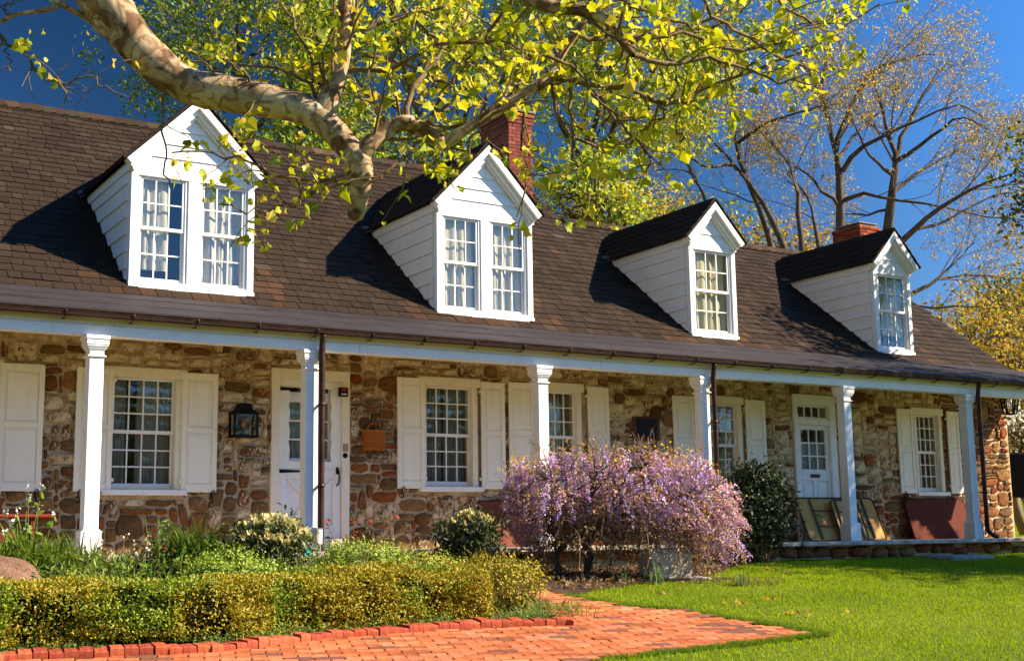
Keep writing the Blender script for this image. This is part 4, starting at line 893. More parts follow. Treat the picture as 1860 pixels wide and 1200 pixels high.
tree('leafy_tree', 'darker green tree rising behind the double dormer on the left', l, LVL, dict(per=6, size=(.08, .16), cols=GRN, jit=.12), to_ground(l[0][0][0], .2))
def bushy(name, label, cen, rad, ncl, per, size, cols, clr=.35, group=None, cat='tree', trunk=True, lm=LEAFM, tmpl=LEAF, r=rng, shell=.55, twig=TWIG, thick=.1, droop=0.0, flat=1.0):
    cen = np.array(cen, float); rad = np.array(rad, float); g = float(ground(cen[0], cen[1])); root = tag(empty(name, (cen[0], cen[1], g)), label, cat, group); o0 = np.array(root.location)
    u = r.normal(size=(ncl, 3)); u /= np.linalg.norm(u, axis=1)[:, None]; rr = shell+(1-shell)*r.random((ncl, 1)); cl = cen+u*rr*rad*(1+.16*vnoise(u*2.2, 1.0, int(abs(cen[0]*10)) % 50)[:, None])
    cl = cl[cl[:, 2] > ground(cl[:, 0], cl[:, 1])+.02]; ncl = len(cl)
    if trunk:
        b0 = np.array([cen[0], cen[1], g-.1]); P = []; Q = []; tall = cen[2]-rad[2]*.75-g
        if cat == 'tree' and tall > .8:
            tp_ = np.array([cen[0]+r.normal()*.15, cen[1]+r.normal()*.15, g+tall]); P.append(catmull([b0, (b0+tp_)/2+r.normal(size=3)*[.12, .12, 0], tp_], 8)); Q.append(np.linspace(thick*1.5, thick, 8)); b0 = tp_-np.array([0, 0, .05])
        for k in range(min(ncl, 26)):
            e = cl[k*ncl//min(ncl, 26)]; m_ = b0*.45+e*.55+r.normal(size=3)*rad*.12; m_[2] = b0[2]*.5+e[2]*.5; P.append(catmull([b0+r.normal(size=3)*[.05, .05, 0], m_, e], 8)); Q.append(np.linspace(thick*r.uniform(.5, 1), thick*.12, 8))
        P = np.array(P); Q = np.array(Q); v1, f1 = tubes(P, Q, 5); P2, Q2 = sprout(P, Q, 10, float(np.mean(rad))*.55, up=.05, kk=4, t0=.35); v2, f2 = tubes(P2, np.maximum(Q2, .003), 3)
        V, F, _ = join([(v1, f1, np.ones((len(v1), 3))), (v2, f2, np.ones((len(v2), 3)))]); np_obj('trunk', V-o0, F, twig, root, smooth=True)
    M_ = ncl*per; src = np.repeat(np.arange(ncl), per); p = cl[src]+r.normal(size=(M_, 3))*clr*np.array([1, 1, .75*flat]); d = r.normal(size=(M_, 3)); d[:, 2] -= droop; z = (p-cen)/rad+r.normal(size=(M_, 3))*.6; z[:, 2] += .4
    ctone = r.uniform(.7, 1.25, (ncl, 1)); ci = r.integers(0, len(cols), ncl); same = r.random(M_) < .6
    cidx = np.where(same, ci[src], r.integers(0, len(cols), M_)); c = np.asarray(cols)[cidx]*ctone[src]*r.uniform(.75, 1.25, (M_, 1))
    k = p[:, 2] > ground(p[:, 0], p[:, 1])+.01; V, F, C = scatter(*tmpl, p[k]-o0, frame_rot(d[k], z[k]), r.uniform(size[0], size[1], k.sum()), c[k])
    tag(np_obj('crown' if cat == 'tree' else 'foliage', V, F, lm, root, C), kind='stuff'); return root
ORG = [(.46, .29, .03), (.38, .24, .03), (.32, .23, .04), (.50, .36, .05), (.22, .15, .04), (.24, .25, .035)]
def bpx(px, py, t): return at(px, py, t)
BG = 'leafing trees along the back of the lot'
bushy('small_tree', 'orange-tinged small tree low beyond the right roof slope', bpx(1730, 655, 34), (2.4, 2.4, 1.9), 90, 36, (.10, .2), ORG, .34, BG)
bushy('small_tree', 'golden tree at the far right edge above the hanging lantern', bpx(1845, 650, 37), (2.3, 2.3, 2.3), 90, 36, (.10, .2), ORG, .36, BG)
bushy('small_tree', 'dark green and ochre tree at the right edge beside the eave', bpx(1850, 590, 41), (1.8, 1.8, 1.6), 60, 60, (.12, .24), [(.10, .12, .02), (.07, .09, .018), (.22, .15, .03)], .4, BG)
bushy('small_tree', 'golden thicket tree between the two right dormers', bpx(1420, 500, 40), (4.2, 2.5, 1.7), 110, 38, (.10, .2), ORG, .38, BG)
bushy('small_tree', 'ochre thicket tree left of the third dormer', bpx(1210, 450, 40), (2.6, 2.4, 1.7), 80, 55, (.10, .2), ORG+YG, .38, BG)
bushy('small_tree', 'bright green bushy tree just right of the tall chimney', bpx(1075, 380, 27), (1.25, 1.3, 1.3), 60, 60, (.09, .17), YG, .26, BG)
bushy('small_tree', 'yellow-green tree low behind the ridge left of the tall chimney', bpx(780, 330, 29), (3.2, 2, 1.6), 70, 60, (.10, .2), YG+GRN, .36, BG)
bushy('small_tree', 'green tree low behind the ridge right of the first dormer', bpx(560, 290, 29), (2.6, 2, 1.8), 70, 60, (.10, .2), GRN+YG, .36, BG)
bushy('flowering_tree', 'white-flowering dogwood beyond the corner of the porch', bpx(1850, 775, 30), (1.3, 1.3, .75), 60, 40, (.08, .15), [(.78, .74, .62), (.80, .76, .66), (.14, .12, .04)], .22, None, droop=-.6, lm=PETAL)
bushy('small_tree', 'brown-leaved shrub tree below the white dogwood', bpx(1856, 830, 38), (1.8, 1.8, 1.1), 50, 50, (.1, .18), ORG, .28, BG)
# trees standing outside the picture: their leaves reach the right edge, their shade falls on the right end
bushy('maple_tree', 'leafy tree whose sprigs hang into the upper right corner', bpx(1928, 320, 24), (.85, 1.2, 1.5), 36, 26, (.10, .18), [(.10, .12, .02), (.16, .17, .03), (.22, .17, .04)], .24, None)
bushy('shade_tree', 'tree on the lawn right of the house casting dappled shade', (19.7, -5.5, 6.4), (3.2, 3.7, 2.4), 190, 60, (.13, .24), GRN, .42, None, shell=.2, thick=.2)
for q, (az, d_, h_) in enumerate([(104, 52, 8), (118, 48, 9.5), (130, 46, 10.5), (141, 44, 11), (152, 42, 10.5), (163, 40, 10), (175, 40, 9)]):      # unseen trees across the garden, added to darken the reflections in the panes
    x_, y_ = CAM[0]+d_*math.sin(R(az)), CAM[1]+d_*math.cos(R(az)); bushy('unseen_garden_tree', 'unseen leafy tree across the garden, added to darken the pane reflections', (x_, y_, float(ground(x_, y_))+h_*.55), (5.8, 4, h_*.52), 110, 36, (.5, .9), GRN, 1.0, 'unseen trees added across the garden', thick=.3)
# ================================================================== the plane tree overhead
rs = np.random.default_rng(21)
def limb3(pts, rad, dep, k=26):
    p = np.array([at(x, y, d) for (x, y), d in zip(pts, dep)]); c = catmull(p, k); rr = np.interp(np.linspace(0, len(pts)-1, k), np.arange(len(pts)), np.array(rad)*np.array(dep)/FPX); return c, rr
syc_base = np.array([-6.2, -8.6]); syc = tag(empty('plane_tree', (syc_base[0], syc_base[1], float(ground(*syc_base)))), 'plane tree with mottled bark, its big limb and lime-green leaves across the top', 'tree'); so0 = np.array(syc.location)
p0 = at(150, -60, 7.0)
b = MB()
trk = catmull([np.array([syc_base[0], syc_base[1], so0[2]-.2]), np.array([-6.15, -8.55, 1.2]), np.array([-6.0, -8.4, 3.2]), np.array([-5.3, -8.5, 5.2]), np.array([-5.0, -8.4, 7.5])], 18)
b.tube(trk-so0, np.linspace(.42, .2, 18), 16); b.build('trunk', SYC, syc)
main = limb3([(60, -190), (150, -60), (205, 25), (255, 85), (305, 133), (355, 160), (420, 172), (500, 186), (560, 203), (600, 232), (640, 278), (656, 305), (654, 340), (648, 375), (645, 396), (644, 402)], [58, 47, 41, 37, 35, 33, 33, 30, 27, 25, 24, 23, 20, 18, 13, 3], [7.0]*16, 60)
link0 = catmull([np.array([-5.9, -8.45, 3.9]), (np.array([-5.9, -8.45, 3.9])+main[0][0])/2+np.array([0, 0, .25]), main[0][0]], 10)
def blimb(pts, rad, n=14, bump=.06):
    V, F = tube(pts, rad, n); c = np.repeat(pts, n, 0); d = V-c; V = c+d*(1+bump*vnoise(V, 7.0, 4)+.05*vnoise(V, 16, 8))[:, None]; b = MB().add(V-so0, F, None, True)
    k = len(pts); b.f += [tuple(range(n)), tuple((k-1)*n+i for i in range(n))]; b.sm += [False, False]; return b.build('limb', SYC, syc)
blimb(link0, np.linspace(.2, main[1][0], 10)); blimb(*main, 18, .09)
LIMBS = [([(585, 212), (598, 180), (612, 145), (624, 90), (626, 30), (628, -40)], [21, 19, 16, 14, 14, 13], [7.0, 7.02, 7.05, 7.1, 7.15, 7.2]),
 ([(648, 290), (672, 262), (705, 236), (738, 222), (765, 232), (790, 252), (805, 268)], [18, 16, 15, 14, 14, 15, 16], [7.0, 7.0, 7.05, 7.05, 7.1, 7.1, 7.1]),
 ([(808, 262), (850, 232), (905, 200), (960, 165), (1000, 140), (1025, 90), (1060, 40), (1075, -20)], [11, 10, 10, 9, 8, 7, 6, 5], [7.1, 7.1, 7.15, 7.2, 7.3, 7.4, 7.4, 7.4]),
 ([(930, -40), (965, -2), (1010, 14), (1060, 20), (1105, 40), (1130, 75), (1150, 100)], [15, 13, 12, 11, 10, 8, 6], [6.6]*7),
 ([(190, 62), (160, 35), (115, 10), (80, -15)], [7, 6, 5, 5], [7.0, 7.0, 6.9, 6.9]),
 ([(120, 5), (85, 18), (55, 22), (20, 30), (-20, 55)], [5, 5, 4, 4, 4], [6.9]*5)]
LB = []
for pts, rad, dep in LIMBS: c, rr = limb3(pts, rad, dep); blimb(c, rr, 12, .07); LB.append((c, rr))
o = MB(); V = []; kn = at(300, 131, 6.93)-so0; o.lathe([(.0, -.012), (.012, -.014), (.022, 0), (.034, .006), (.044, 0), (.05, -.03)], (0, 0, 0), 12); kx = o.build('knot', SYC, syc); kx.location = tuple(kn); kx.rotation_euler = Vector(CAM-at(300, 131, 7)).to_track_quat('Z', 'Y').to_euler()
SEC = [  # pixels, start radius px, depth start, depth end, leafiness
 ([(625, 60), (700, 42), (780, 20), (860, -20)], 5, 7.1, 7.6, 1), ([(620, 130), (700, 122), (770, 92), (850, 75), (930, 82), (950, 105)], 5, 7.1, 6.7, 1), ([(740, 218), (762, 140), (800, 100), (830, 50), (870, 0)], 6, 7.05, 7.6, 1),
 ([(660, 100), (740, 118), (800, 150), (860, 170)], 4, 7.2, 7.7, 1), ([(1000, 143), (1060, 148), (1130, 162), (1200, 190), (1260, 172), (1350, 128), (1430, 108), (1500, 72), (1600, 8)], 6, 7.3, 7.6, 1), ([(1105, 40), (1160, 80), (1240, 62), (1350, 95), (1440, 62), (1530, 20)], 5, 6.6, 7.2, 1),
 ([(1040, 60), (1100, 72), (1200, 60), (1300, 30), (1380, -10)], 5, 7.4, 7.9, 1), ([(1040, 110), (1036, 200), (1042, 290), (1046, 335)], 4, 7.3, 7.1, .7), ([(1000, 145), (1012, 215), (1080, 268), (1150, 252), (1190, 290)], 4, 7.3, 7.6, .8), ([(1150, 100), (1220, 120), (1300, 105), (1400, 142), (1490, 150)], 5, 6.6, 7.0, 1),
 ([(960, 165), (948, 250), (962, 325), (940, 385)], 3.5, 7.2, 6.9, .8), ([(650, 335), (560, 328), (480, 308), (400, 282), (310, 275)], 3.5, 7.0, 6.7, .55), ([(645, 300), (590, 335), (540, 368), (480, 382), (400, 378)], 3.5, 7.0, 6.7, .8), ([(590, 205), (540, 135), (450, 122), (340, 95)], 4, 7.0, 7.4, .75),
 ([(480, 180), (440, 130), (390, 100)], 3, 7.0, 6.8, .8), ([(700, 236), (680, 190), (640, 160), (560, 145)], 4, 7.05, 7.4, .9), ([(770, 238), (725, 295), (660, 330), (560, 345)], 3.5, 7.1, 6.8, .55), ([(605, 165), (560, 100), (530, 40), (500, -10)], 4, 7.05, 7.5, .9), ([(880, 215), (835, 300), (820, 330)], 2.5, 7.1, 6.8, .7),
 ([(1060, 150), (1130, 225), (1180, 300), (1130, 330)], 3.5, 7.4, 7.2, .8), ([(870, 222), (905, 150), (960, 100), (1000, 50)], 4, 7.15, 7.7, 1), ([(1200, 190), (1230, 240), (1245, 255)], 2.5, 7.4, 7.2, .6), ([(300, 150), (292, 215), (303, 275), (302, 340)], 2.2, 7.0, 6.9, .12), ([(0, 62), (45, 105), (80, 140), (115, 155), (120, 195)], 3, 6.9, 6.8, .05), ([(60, 122), (110, 150), (160, 142), (205, 165)], 2, 6.9, 6.8, .08),
 ([(-20, 55), (10, 90), (15, 130)], 2, 6.9, 6.8, .6), ([(20, 30), (10, 10), (30, -10)], 2, 6.9, 6.9, .6), ([(700, -10), (780, 60), (860, 120), (900, 150)], 4, 7.6, 7.9, 1), ([(930, -10), (900, 50), (850, 110), (800, 170)], 4, 6.7, 7.0, 1), ([(1100, -10), (1180, 20), (1280, 70), (1330, 160)], 4, 7.4, 7.9, 1), ([(1250, -20), (1320, 40), (1420, 110), (1500, 135)], 4, 7.0, 7.4, 1),
 ([(1400, -10), (1450, 30), (1500, 45), (1560, 30)], 3, 7.2, 7.4, 1), ([(960, 100), (1040, 120), (1100, 190), (1160, 215)], 4, 7.0, 7.3, 1), ([(1180, 60), (1230, 130), (1210, 200), (1160, 240)], 3, 7.5, 7.2, .8), ([(680, 190), (740, 180), (800, 200), (860, 190)], 3, 7.4, 7.8, .9), ([(620, 150), (560, 180), (480, 220), (440, 260)], 3, 7.3, 7.6, .6), ([(430, 172), (380, 120), (320, 100)], 2.5, 7.0, 7.1, .5)]
SP = []; SR = []; LW = []
for pts, r0, d0, d1, lf in SEC:
    dep = np.linspace(d0, d1, len(pts)); c, rr = limb3(pts, np.linspace(r0, 1.5, len(pts)), dep, 16); c[1:] += rs.normal(size=(15, 3))*.012; SP.append(c); SR.append(rr); LW.append((lf, np.linalg.norm(np.diff(c, axis=0), axis=1).sum()))
SP = np.array(SP); SR = np.array(SR); V, F = tubes(SP, SR, 6); np_obj('branch', V-so0, F, TWIG, syc, smooth=True)
TP = []; TR = []
for c, rr, (lf, ln) in zip(SP, SR, LW):
    n_ = max(1, int(ln*10.5*lf)); p, q = sprout(c[None], rr[None], n_, .42, spread=(.4, 1.3), up=.12, kk=5, wig=.2, t0=.12, rs=.6, r=rs, shrink=.25); TP.append(p); TR.append(np.maximum(q, .0022))
    if lf < .1: p, q = sprout(c[None], rr[None], 6, .25, up=0, kk=5, wig=.25, r=rs); v, f = tubes(p, np.maximum(q, .002), 4); tag(np_obj('bare_twigs', v-so0, f, TWIG, syc), kind='stuff')
for (c, rr) in LB[:4]:
    p, q = sprout(c[None], np.minimum(rr, .02)[None], 12, .5, spread=(.5, 1.4), up=.2, kk=5, wig=.2, t0=.15, r=rs); TP.append(p); TR.append(q)
TP = np.concatenate(TP); TR = np.concatenate(TR); v, f = tubes(TP, TR, 4); tag(np_obj('twigs', v-so0, f, TWIG, syc), kind='stuff')
SYL = [(.52, .50, .012), (.42, .45, .012), (.62, .56, .03), (.30, .36, .015), (.60, .48, .07), (.20, .26, .015)]
M_ = len(TP); per = 7; src = np.repeat(np.arange(M_), per); t = (.25+.75*rs.random(M_*per))*3.99; i = t.astype(int); f_ = (t-i)[:, None]
lp = TP[src, i]*(1-f_)+TP[src, i+1]*f_; ld = rs.normal(size=lp.shape); ld[:, 2] -= .55; lz = rs.normal(size=lp.shape)*.75; lz[:, 2] += .5
lsz = rs.choice([.028, .037, .046, .057, .072], len(lp), p=[.22, .28, .25, .17, .08])*rs.uniform(.85, 1.15, len(lp)); lrot = frame_rot(ld, lz)
ln_ = ld/np.linalg.norm(ld, axis=1)[:, None]; lp = lp+ln_*.03
lc = np.array(SYL)[rs.choice(6, len(lp), p=[.26, .22, .18, .14, .12, .08])]*rs.uniform(.8, 1.2, (len(lp), 1))
q = np.array([proj(p) for p in lp]); show = (q[:, 0] > 15) & (q[:, 0] < 1845) & (q[:, 1] > 12) & (q[:, 1] < 430)
facing = np.abs((lrot[:, :, 2]*((lp-CAM)/np.linalg.norm(lp-CAM, axis=1)[:, None])).sum(1)); sc_ = np.where(show, lsz**2*facing/q[:, 2]**2, 0); tops = np.argsort(-sc_)[:300]
mk = np.zeros(len(lp), bool); mk[tops] = True
CURL = MAPLE[0]*np.array([1, 1, 2.4])+np.array([[0, 0, -.25*y*y] for x, y, z in MAPLE[0]])
hf = rs.random(len(lp)) < .5; pa = [scatter(T_, MAPLE[1], lp[k_]-so0, lrot[k_], lsz[k_], lc[k_]) for T_, k_ in ((MAPLE[0], ~mk & hf), (CURL, ~mk & ~hf))]
V, F, C = join(pa); tag(np_obj('foliage', V, F, LEAFM, syc, C), kind='stuff')
LMESH = []
for c in SYL:
    for sh in (1.0, .8): LMESH.append(np_mesh('leaf', (MAPLE[0] if sh == 1.0 else CURL), MAPLE[1], LEAFM, np.tile(np.array(c)*sh*1.05, (len(MAPLE[0]), 1))))
for k in tops:
    o = bpy.data.objects.new('leaf', LMESH[rs.integers(len(LMESH))]); m4 = Matrix(lrot[k].tolist()).to_4x4(); o.rotation_euler = m4.to_euler(); o.location = tuple(lp[k]-so0); o.scale = (lsz[k],)*3; link(o, syc)
# ================================================================== planting in front of the porch
rp = np.random.default_rng(5)
HB = [(.35, .255, .012), (.32, .255, .012), (.38, .265, .014), (.28, .245, .012), (.22, .21, .012)]; HG = [(.17, .24, .012), (.24, .30, .016), (.12, .18, .012)]
def hedge(name, label, line, width, height, n, cols, cols2, greens, group=None, seed=1, size=(.018, .031)):
    line = np.array(line); seg = np.linalg.norm(np.diff(line, axis=0), axis=1); cum = np.concatenate([[0], np.cumsum(seg)]); L = cum[-1]
    s0 = line[len(line)//2]; root = tag(empty(name, (s0[0], s0[1], float(ground(*s0)))), label, 'hedge' if 'hedge' in name else 'shrub', group); o0 = np.array(root.location)
    def pos(s, a, k):             # s along, a angle round the profile, k scale
        x = np.interp(s, cum, line[:, 0]); y = np.interp(s, cum, line[:, 1]); x2 = np.interp(s+.05, cum, line[:, 0]); y2 = np.interp(s+.05, cum, line[:, 1]); x1 = np.interp(s-.05, cum, line[:, 0]); y1 = np.interp(s-.05, cum, line[:, 1])
        d = np.stack([x2-x1, y2-y1], 1); d /= np.linalg.norm(d, axis=1)[:, None]+1e-9; nn = np.stack([-d[:, 1], d[:, 0]], 1)
        e = 4.0; c, si = np.cos(a), np.sin(a); rr = (np.abs(c)**e+np.abs(si)**e)**(-1/e)
        end = np.minimum(np.minimum(s, L-s)/.28, 1); end = np.sqrt(np.clip(1-(1-end)**2, .02, 1))
        wv = 1+.16*vnoise(np.stack([s, a*.8, 0*s], 1), 1.9, seed)+.11*vnoise(np.stack([s, a*1.5, 0*s], 1), 5.5, seed+1)
        off = width/2*rr*c*k*end*wv; up = height*(.5+.5*rr*si*k*wv)*(.55+.45*end)
        X = x+nn[:, 0]*off; Y = y+nn[:, 1]*off; return np.stack([X, Y, ground(X, Y)+up], 1)
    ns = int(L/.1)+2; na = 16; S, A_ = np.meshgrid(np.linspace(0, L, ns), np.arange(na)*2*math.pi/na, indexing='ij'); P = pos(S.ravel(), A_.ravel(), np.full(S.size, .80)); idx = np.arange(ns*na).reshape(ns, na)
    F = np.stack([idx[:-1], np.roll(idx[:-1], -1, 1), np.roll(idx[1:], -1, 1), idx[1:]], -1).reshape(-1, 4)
    np_obj('dark_twig_core', P-o0, F, m_dark, root, smooth=True)
    s = rp.random(n)*L; a = rp.uniform(-.75, math.pi+.75, n); kk = rp.uniform(.80, 1.06, n)-.05*rp.random(n)**3; P = pos(s, a, kk); C0 = pos(s, a, np.full(n, .3)); out = P-C0; out /= np.linalg.norm(out, axis=1)[:, None]+1e-9
    d = out*.7+rp.normal(size=(n, 3))*.7; z = out*.6+rp.normal(size=(n, 3))*.6; z[:, 2] += .35
    g = vnoise(P, 2.6, seed+3)+.4*vnoise(P, 7, seed+4)+.25*rp.normal(size=n); gm = g > greens
    px_ = np.array([(p-CAM)@RT/((p-CAM)@FW) for p in P])
    c = np.where(gm[:, None], np.array(cols2)[rp.integers(0, len(cols2), n)], np.array(cols)[rp.choice(len(cols), n)])*rp.uniform(.82, 1.18, (n, 1))
    hole = vnoise(P, 4.5, seed+6)+.3*vnoise(P, 11, seed+7) < -.36; k = ~hole | (rp.random(n) < .3); V, F, C = scatter(*LEAF, (P-o0)[k], frame_rot(d, z)[k], rp.uniform(size[0], size[1], n)[k], c[k])
    tag(np_obj('foliage', V, F, TOUGH, root, C), kind='stuff'); return root
m_dark = G('dark_twig_core').principled((.010, .009, .003), 1.0, **{'Specular IOR Level': 0.0})  # closed near-black hull among the twigs; the hedge's inner shade is in its colour
EN = []
for k in range(len(EDGE)-3):
    d = EDGE[min(k+1, len(EDGE)-1)]-EDGE[max(k-1, 0)]; d /= np.linalg.norm(d); EN.append(EDGE[k]+np.array([-d[1], d[0]])*.60)
EN[-1] = EN[-1]; EN = [EN[0]+np.array([-1.6, .2])]+EN; hl = np.array(EN)
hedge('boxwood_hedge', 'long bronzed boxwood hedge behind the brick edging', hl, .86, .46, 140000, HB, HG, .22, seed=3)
# second clumps of boxwood behind the hedge
def mound(name, label, px, py, t, rad, cols, n=60, per=60, size=(.02, .034), lm=TOUGH, clr=.06, tmpl=LEAF, group=None, cat='shrub', shell=.8, droop=0.0, trunk=True, thick=.02):
    P = at(px, py, t); g = float(ground(P[0], P[1])); return bushy(name, label, (P[0], P[1], P[2]), rad, n, per, size, cols, clr, group, cat, trunk, lm, tmpl, rp, shell, TWIG, thick, droop)
BRG = [(.20, .29, .02), (.26, .33, .025), (.14, .22, .018), (.30, .34, .04)]
mound('boxwood_shrub', 'bright green boxwood mound between hedge and daylilies', 425, 1052, 11.0, (.42, .40, .22), BRG, 90, 110)
mound('boxwood_shrub', 'bright green domed boxwood in front of the screen door', 655, 1030, 12.6, (.50, .45, .24), BRG, 100, 110)
mound('boxwood_shrub', 'olive boxwood mound right of the bright green dome', 755, 1040, 12.8, (.50, .45, .18), BRG+HB[:3], 90, 110)
mound('boxwood_shrub', 'low bronzed boxwood hedge end beside the path', 905, 1062, 12.4, (.42, .5, .25), HB, 90, 110)
RH = [(.045, .06, .015), (.06, .075, .02), (.035, .05, .014), (.09, .09, .025)]
def rhodo(label, px, py, t, rad, nb, top, bc, seed, leafcols=RH):
    P = at(px, py, t); root = bushy('rhododendron', label, P, rad, 90, 34, (.06, .10), leafcols, .09, None, 'shrub', True, TOUGH, LONG, np.random.default_rng(seed), .55, TWIG, .022); o0 = np.array(root.location)
    r = np.random.default_rng(seed+1); u = r.normal(size=(nb, 3)); u[:, 2] = np.abs(u[:, 2])*top+.1; u /= np.linalg.norm(u, axis=1)[:, None]; p = P+u*np.array(rad)*r.uniform(.85, 1.12, (nb, 1))
    pos = np.repeat(p, 5, 0)+r.normal(size=(nb*5, 3))*.014; d = np.repeat(u, 5, 0)+r.normal(size=(nb*5, 3))*.5; d[:, 2] += .8; V, F, C = scatter(*OVAL, pos-o0, frame_rot(d, r.normal(size=d.shape)), r.uniform(.035, .06, nb*5), np.array(bc)[r.integers(0, len(bc), nb*5)]*r.uniform(.8, 1.15, (nb*5, 1)))
    tag(np_obj('flower_buds', V, F, PETAL, root, C), kind='stuff')
CRM = [(.72, .60, .25), (.80, .72, .42), (.62, .48, .16), (.55, .52, .18)]
rhodo('rhododendron tipped with cream buds at the foot of the door post', 490, 992, 12.7, (.34, .32, .26), 150, 1.2, CRM, 31, RH+[(.20, .22, .05), (.15, .17, .04)])
rhodo('dark rhododendron with pale buds on top beside the leaning table', 852, 976, 15.2, (.33, .32, .26), 46, 2.4, CRM, 33)
DG = [(.014, .024, .006), (.020, .032, .008), (.030, .044, .011), (.06, .075, .02)]
bushy('evergreen_bush', 'dark evergreen bush growing against the porch beside the second door', at(1376, 925, 18.6), (.58, .50, .62), 130, 60, (.045, .085), DG, .10, None, 'shrub', True, TOUGH, LEAF, np.random.default_rng(8), .5, TWIG, .03)
# strap-leaved clumps
def blades(name, label, base, n, h, spread, cols, w=.012, bend=.9, cat='plant', group=None, m=GRASSM, seed=0, rad=.1):
    r = np.random.default_rng(seed); root = tag(empty(name, (base[0], base[1], float(ground(base[0], base[1])))), label, cat, group); k = 6
    a = r.uniform(0, 2*math.pi, n); hh = h*r.uniform(.55, 1.15, n); sp = spread*r.uniform(.45, 1.15, n); b0 = r.normal(size=(n, 2))*rad; V = []; C = []
    t = np.linspace(0, 1, k)[None]; hx = sp[:, None]*t**1.6; hz = 1.5*hh[:, None]*(t-bend*.55*t**2.6*(sp/spread)[:, None]); wv = w*r.uniform(.7, 1.2, n)[:, None]*np.sqrt(np.clip(1-t**3, .01, 1))
    cx, cy = np.cos(a)[:, None], np.sin(a)[:, None]; L_ = np.stack([b0[:, :1]+cx*hx-cy*wv, b0[:, 1:]+cy*hx+cx*wv, hz], -1); R_ = np.stack([b0[:, :1]+cx*hx+cy*wv, b0[:, 1:]+cy*hx-cx*wv, hz], -1)
    V = np.stack([L_, R_], 2).reshape(-1, 3); base_i = (np.arange(n)*k*2)[:, None]; i = (np.arange(k-1)*2)[None]; F = np.stack([base_i+i, base_i+i+1, base_i+i+3, base_i+i+2], -1).reshape(-1, 4)
    c = np.array(cols)[r.integers(0, len(cols), n)]*r.uniform(.75, 1.25, (n, 1)); tag(np_obj('leaf_blades', V, F, m, root, np.repeat(c, k*2, 0)), kind='stuff'); return root
DL = [(.05, .10, .015), (.08, .14, .02), (.04, .08, .015), (.12, .17, .03)]; GR = [(.12, .20, .02), (.17, .25, .03), (.09, .15, .02), (.22, .28, .05)]
def gp(px, py): return on_ground(px, py)
DLG = 'daylily clumps in the front bed'
for q, (x, y, nn_, h_, s_) in enumerate([(350, 1078, 380, .74, .66), (408, 1074, 210, .58, .5), (302, 1078, 150, .50, .46)]): blades('daylily', ['largest dark green daylily clump in the front bed', 'daylily clump touching the cream-budded rhododendron', 'small daylily clump left of the large one'][q], gp(x, y), nn_, h_, s_, DL, .010, bend=1.35, group=DLG, seed=q+40, rad=.08)
for q, (x, y, nn_, h_, s_) in enumerate([(18, 1086, 260, .60, .40), (66, 1086, 280, .54, .40), (112, 1084, 260, .54, .42), (158, 1084, 190, .46, .38), (205, 1082, 120, .40, .26), (255, 1080, 90, .42, .24)]):
    blades('grass_clump', ['grassy clump at the far left edge behind the rock', 'grassy clump under the red bench end', 'grassy clump just left of the first porch post', 'arching grassy clump at the foot of the first post', 'small grassy tuft right of the first post', 'small bluish tuft beside the pink flowers'][q], gp(x, y), nn_, h_, s_, GR if q < 5 else [(.14, .2, .12), (.1, .16, .08)], .008, seed=q+60, group='grassy clumps at the left of the bed', rad=.12)
def stalks(name, label, base, n, h, leafcols, leafsize, headcols, seed, stemcol=(.14, .18, .04), per=9, headn=6, hs=.03, spread=.12, cat='plant', group=None, tmpl=LONG):
    r = np.random.default_rng(seed); root = tag(empty(name, (base[0], base[1], float(ground(base[0], base[1])))), label, cat, group); P = []; 
    for _ in range(n):
        e = np.array([*(r.normal(size=2)*spread), h*r.uniform(.6, 1.05)]); P.append(catmull([np.array([*(r.normal(size=2)*spread*.35), -.02]), e*.5+np.array([*(r.normal(size=2)*.03), 0]), e], 6))
    P = np.array(P); v, f = tubes(P, np.full((n, 6), .005)*np.linspace(1.2, .6, 6), 4); np_obj('stems', v, f, G('stem').principled(stemcol, .8), root, smooth=True)
    p, rot, s, c = leaves_on(P, per, leafsize, leafcols, tmpl, .012, r, .0, .12); V, F, C = scatter(*tmpl, p, rot, s, c); tag(np_obj('foliage', V, F, LEAFM, root, C), kind='stuff')
    if headn:
        p = np.repeat(P[:, -1], headn, 0)+r.normal(size=(n*headn, 3))*hs*.6; V, F, C = scatter(*OVAL, p, rand_rot(len(p), r), r.uniform(.6, 1.2, len(p))*hs, np.array(headcols)[r.integers(0, len(headcols), len(p))]); tag(np_obj('flowers', V, F, PETAL, root, C), kind='stuff')
    return root
stalks('honesty_plant', 'tall pale green stalks with white tips in front of the red bench', gp(45, 1084), 10, 1.02, [(.22, .32, .05), (.30, .38, .08)], (.05, .10), [(.8, .8, .7)], 71, per=7, spread=.16, tmpl=OVAL)
stalks('lily_shoots', 'green leafy shoots rising right of the first post', gp(275, 1078), 9, .74, [(.12, .22, .03), (.18, .28, .04)], (.07, .12), [(.8, .8, .7)], 72, per=16, headn=0, spread=.16)
stalks('reddish_shoots', 'red-brown young shoots with pink buds behind the hedge', gp(215, 1082), 14, .56, [(.16, .06, .03), (.22, .10, .05), (.12, .16, .03)], (.04, .08), [(.75, .45, .35), (.8, .7, .6)], 73, (.2, .08, .05), per=10, spread=.2)
stalks('daisy_plant', 'small cluster of whitish pink flowers left of the daylily', gp(238, 1082), 10, .40, [(.10, .16, .05)], (.03, .05), [(.8, .72, .62), (.75, .5, .42)], 74, per=6, spread=.08)
stalks('lavender', 'grey-brown dry lavender tuft in front of the green dome', gp(600, 1072), 80, .36, [(.30, .26, .20), (.22, .20, .14)], (.02, .04), [(.36, .28, .24), (.30, .25, .22)], 75, (.25, .2, .15), per=5, hs=.012, spread=.22, group='lavender tufts in the bed')
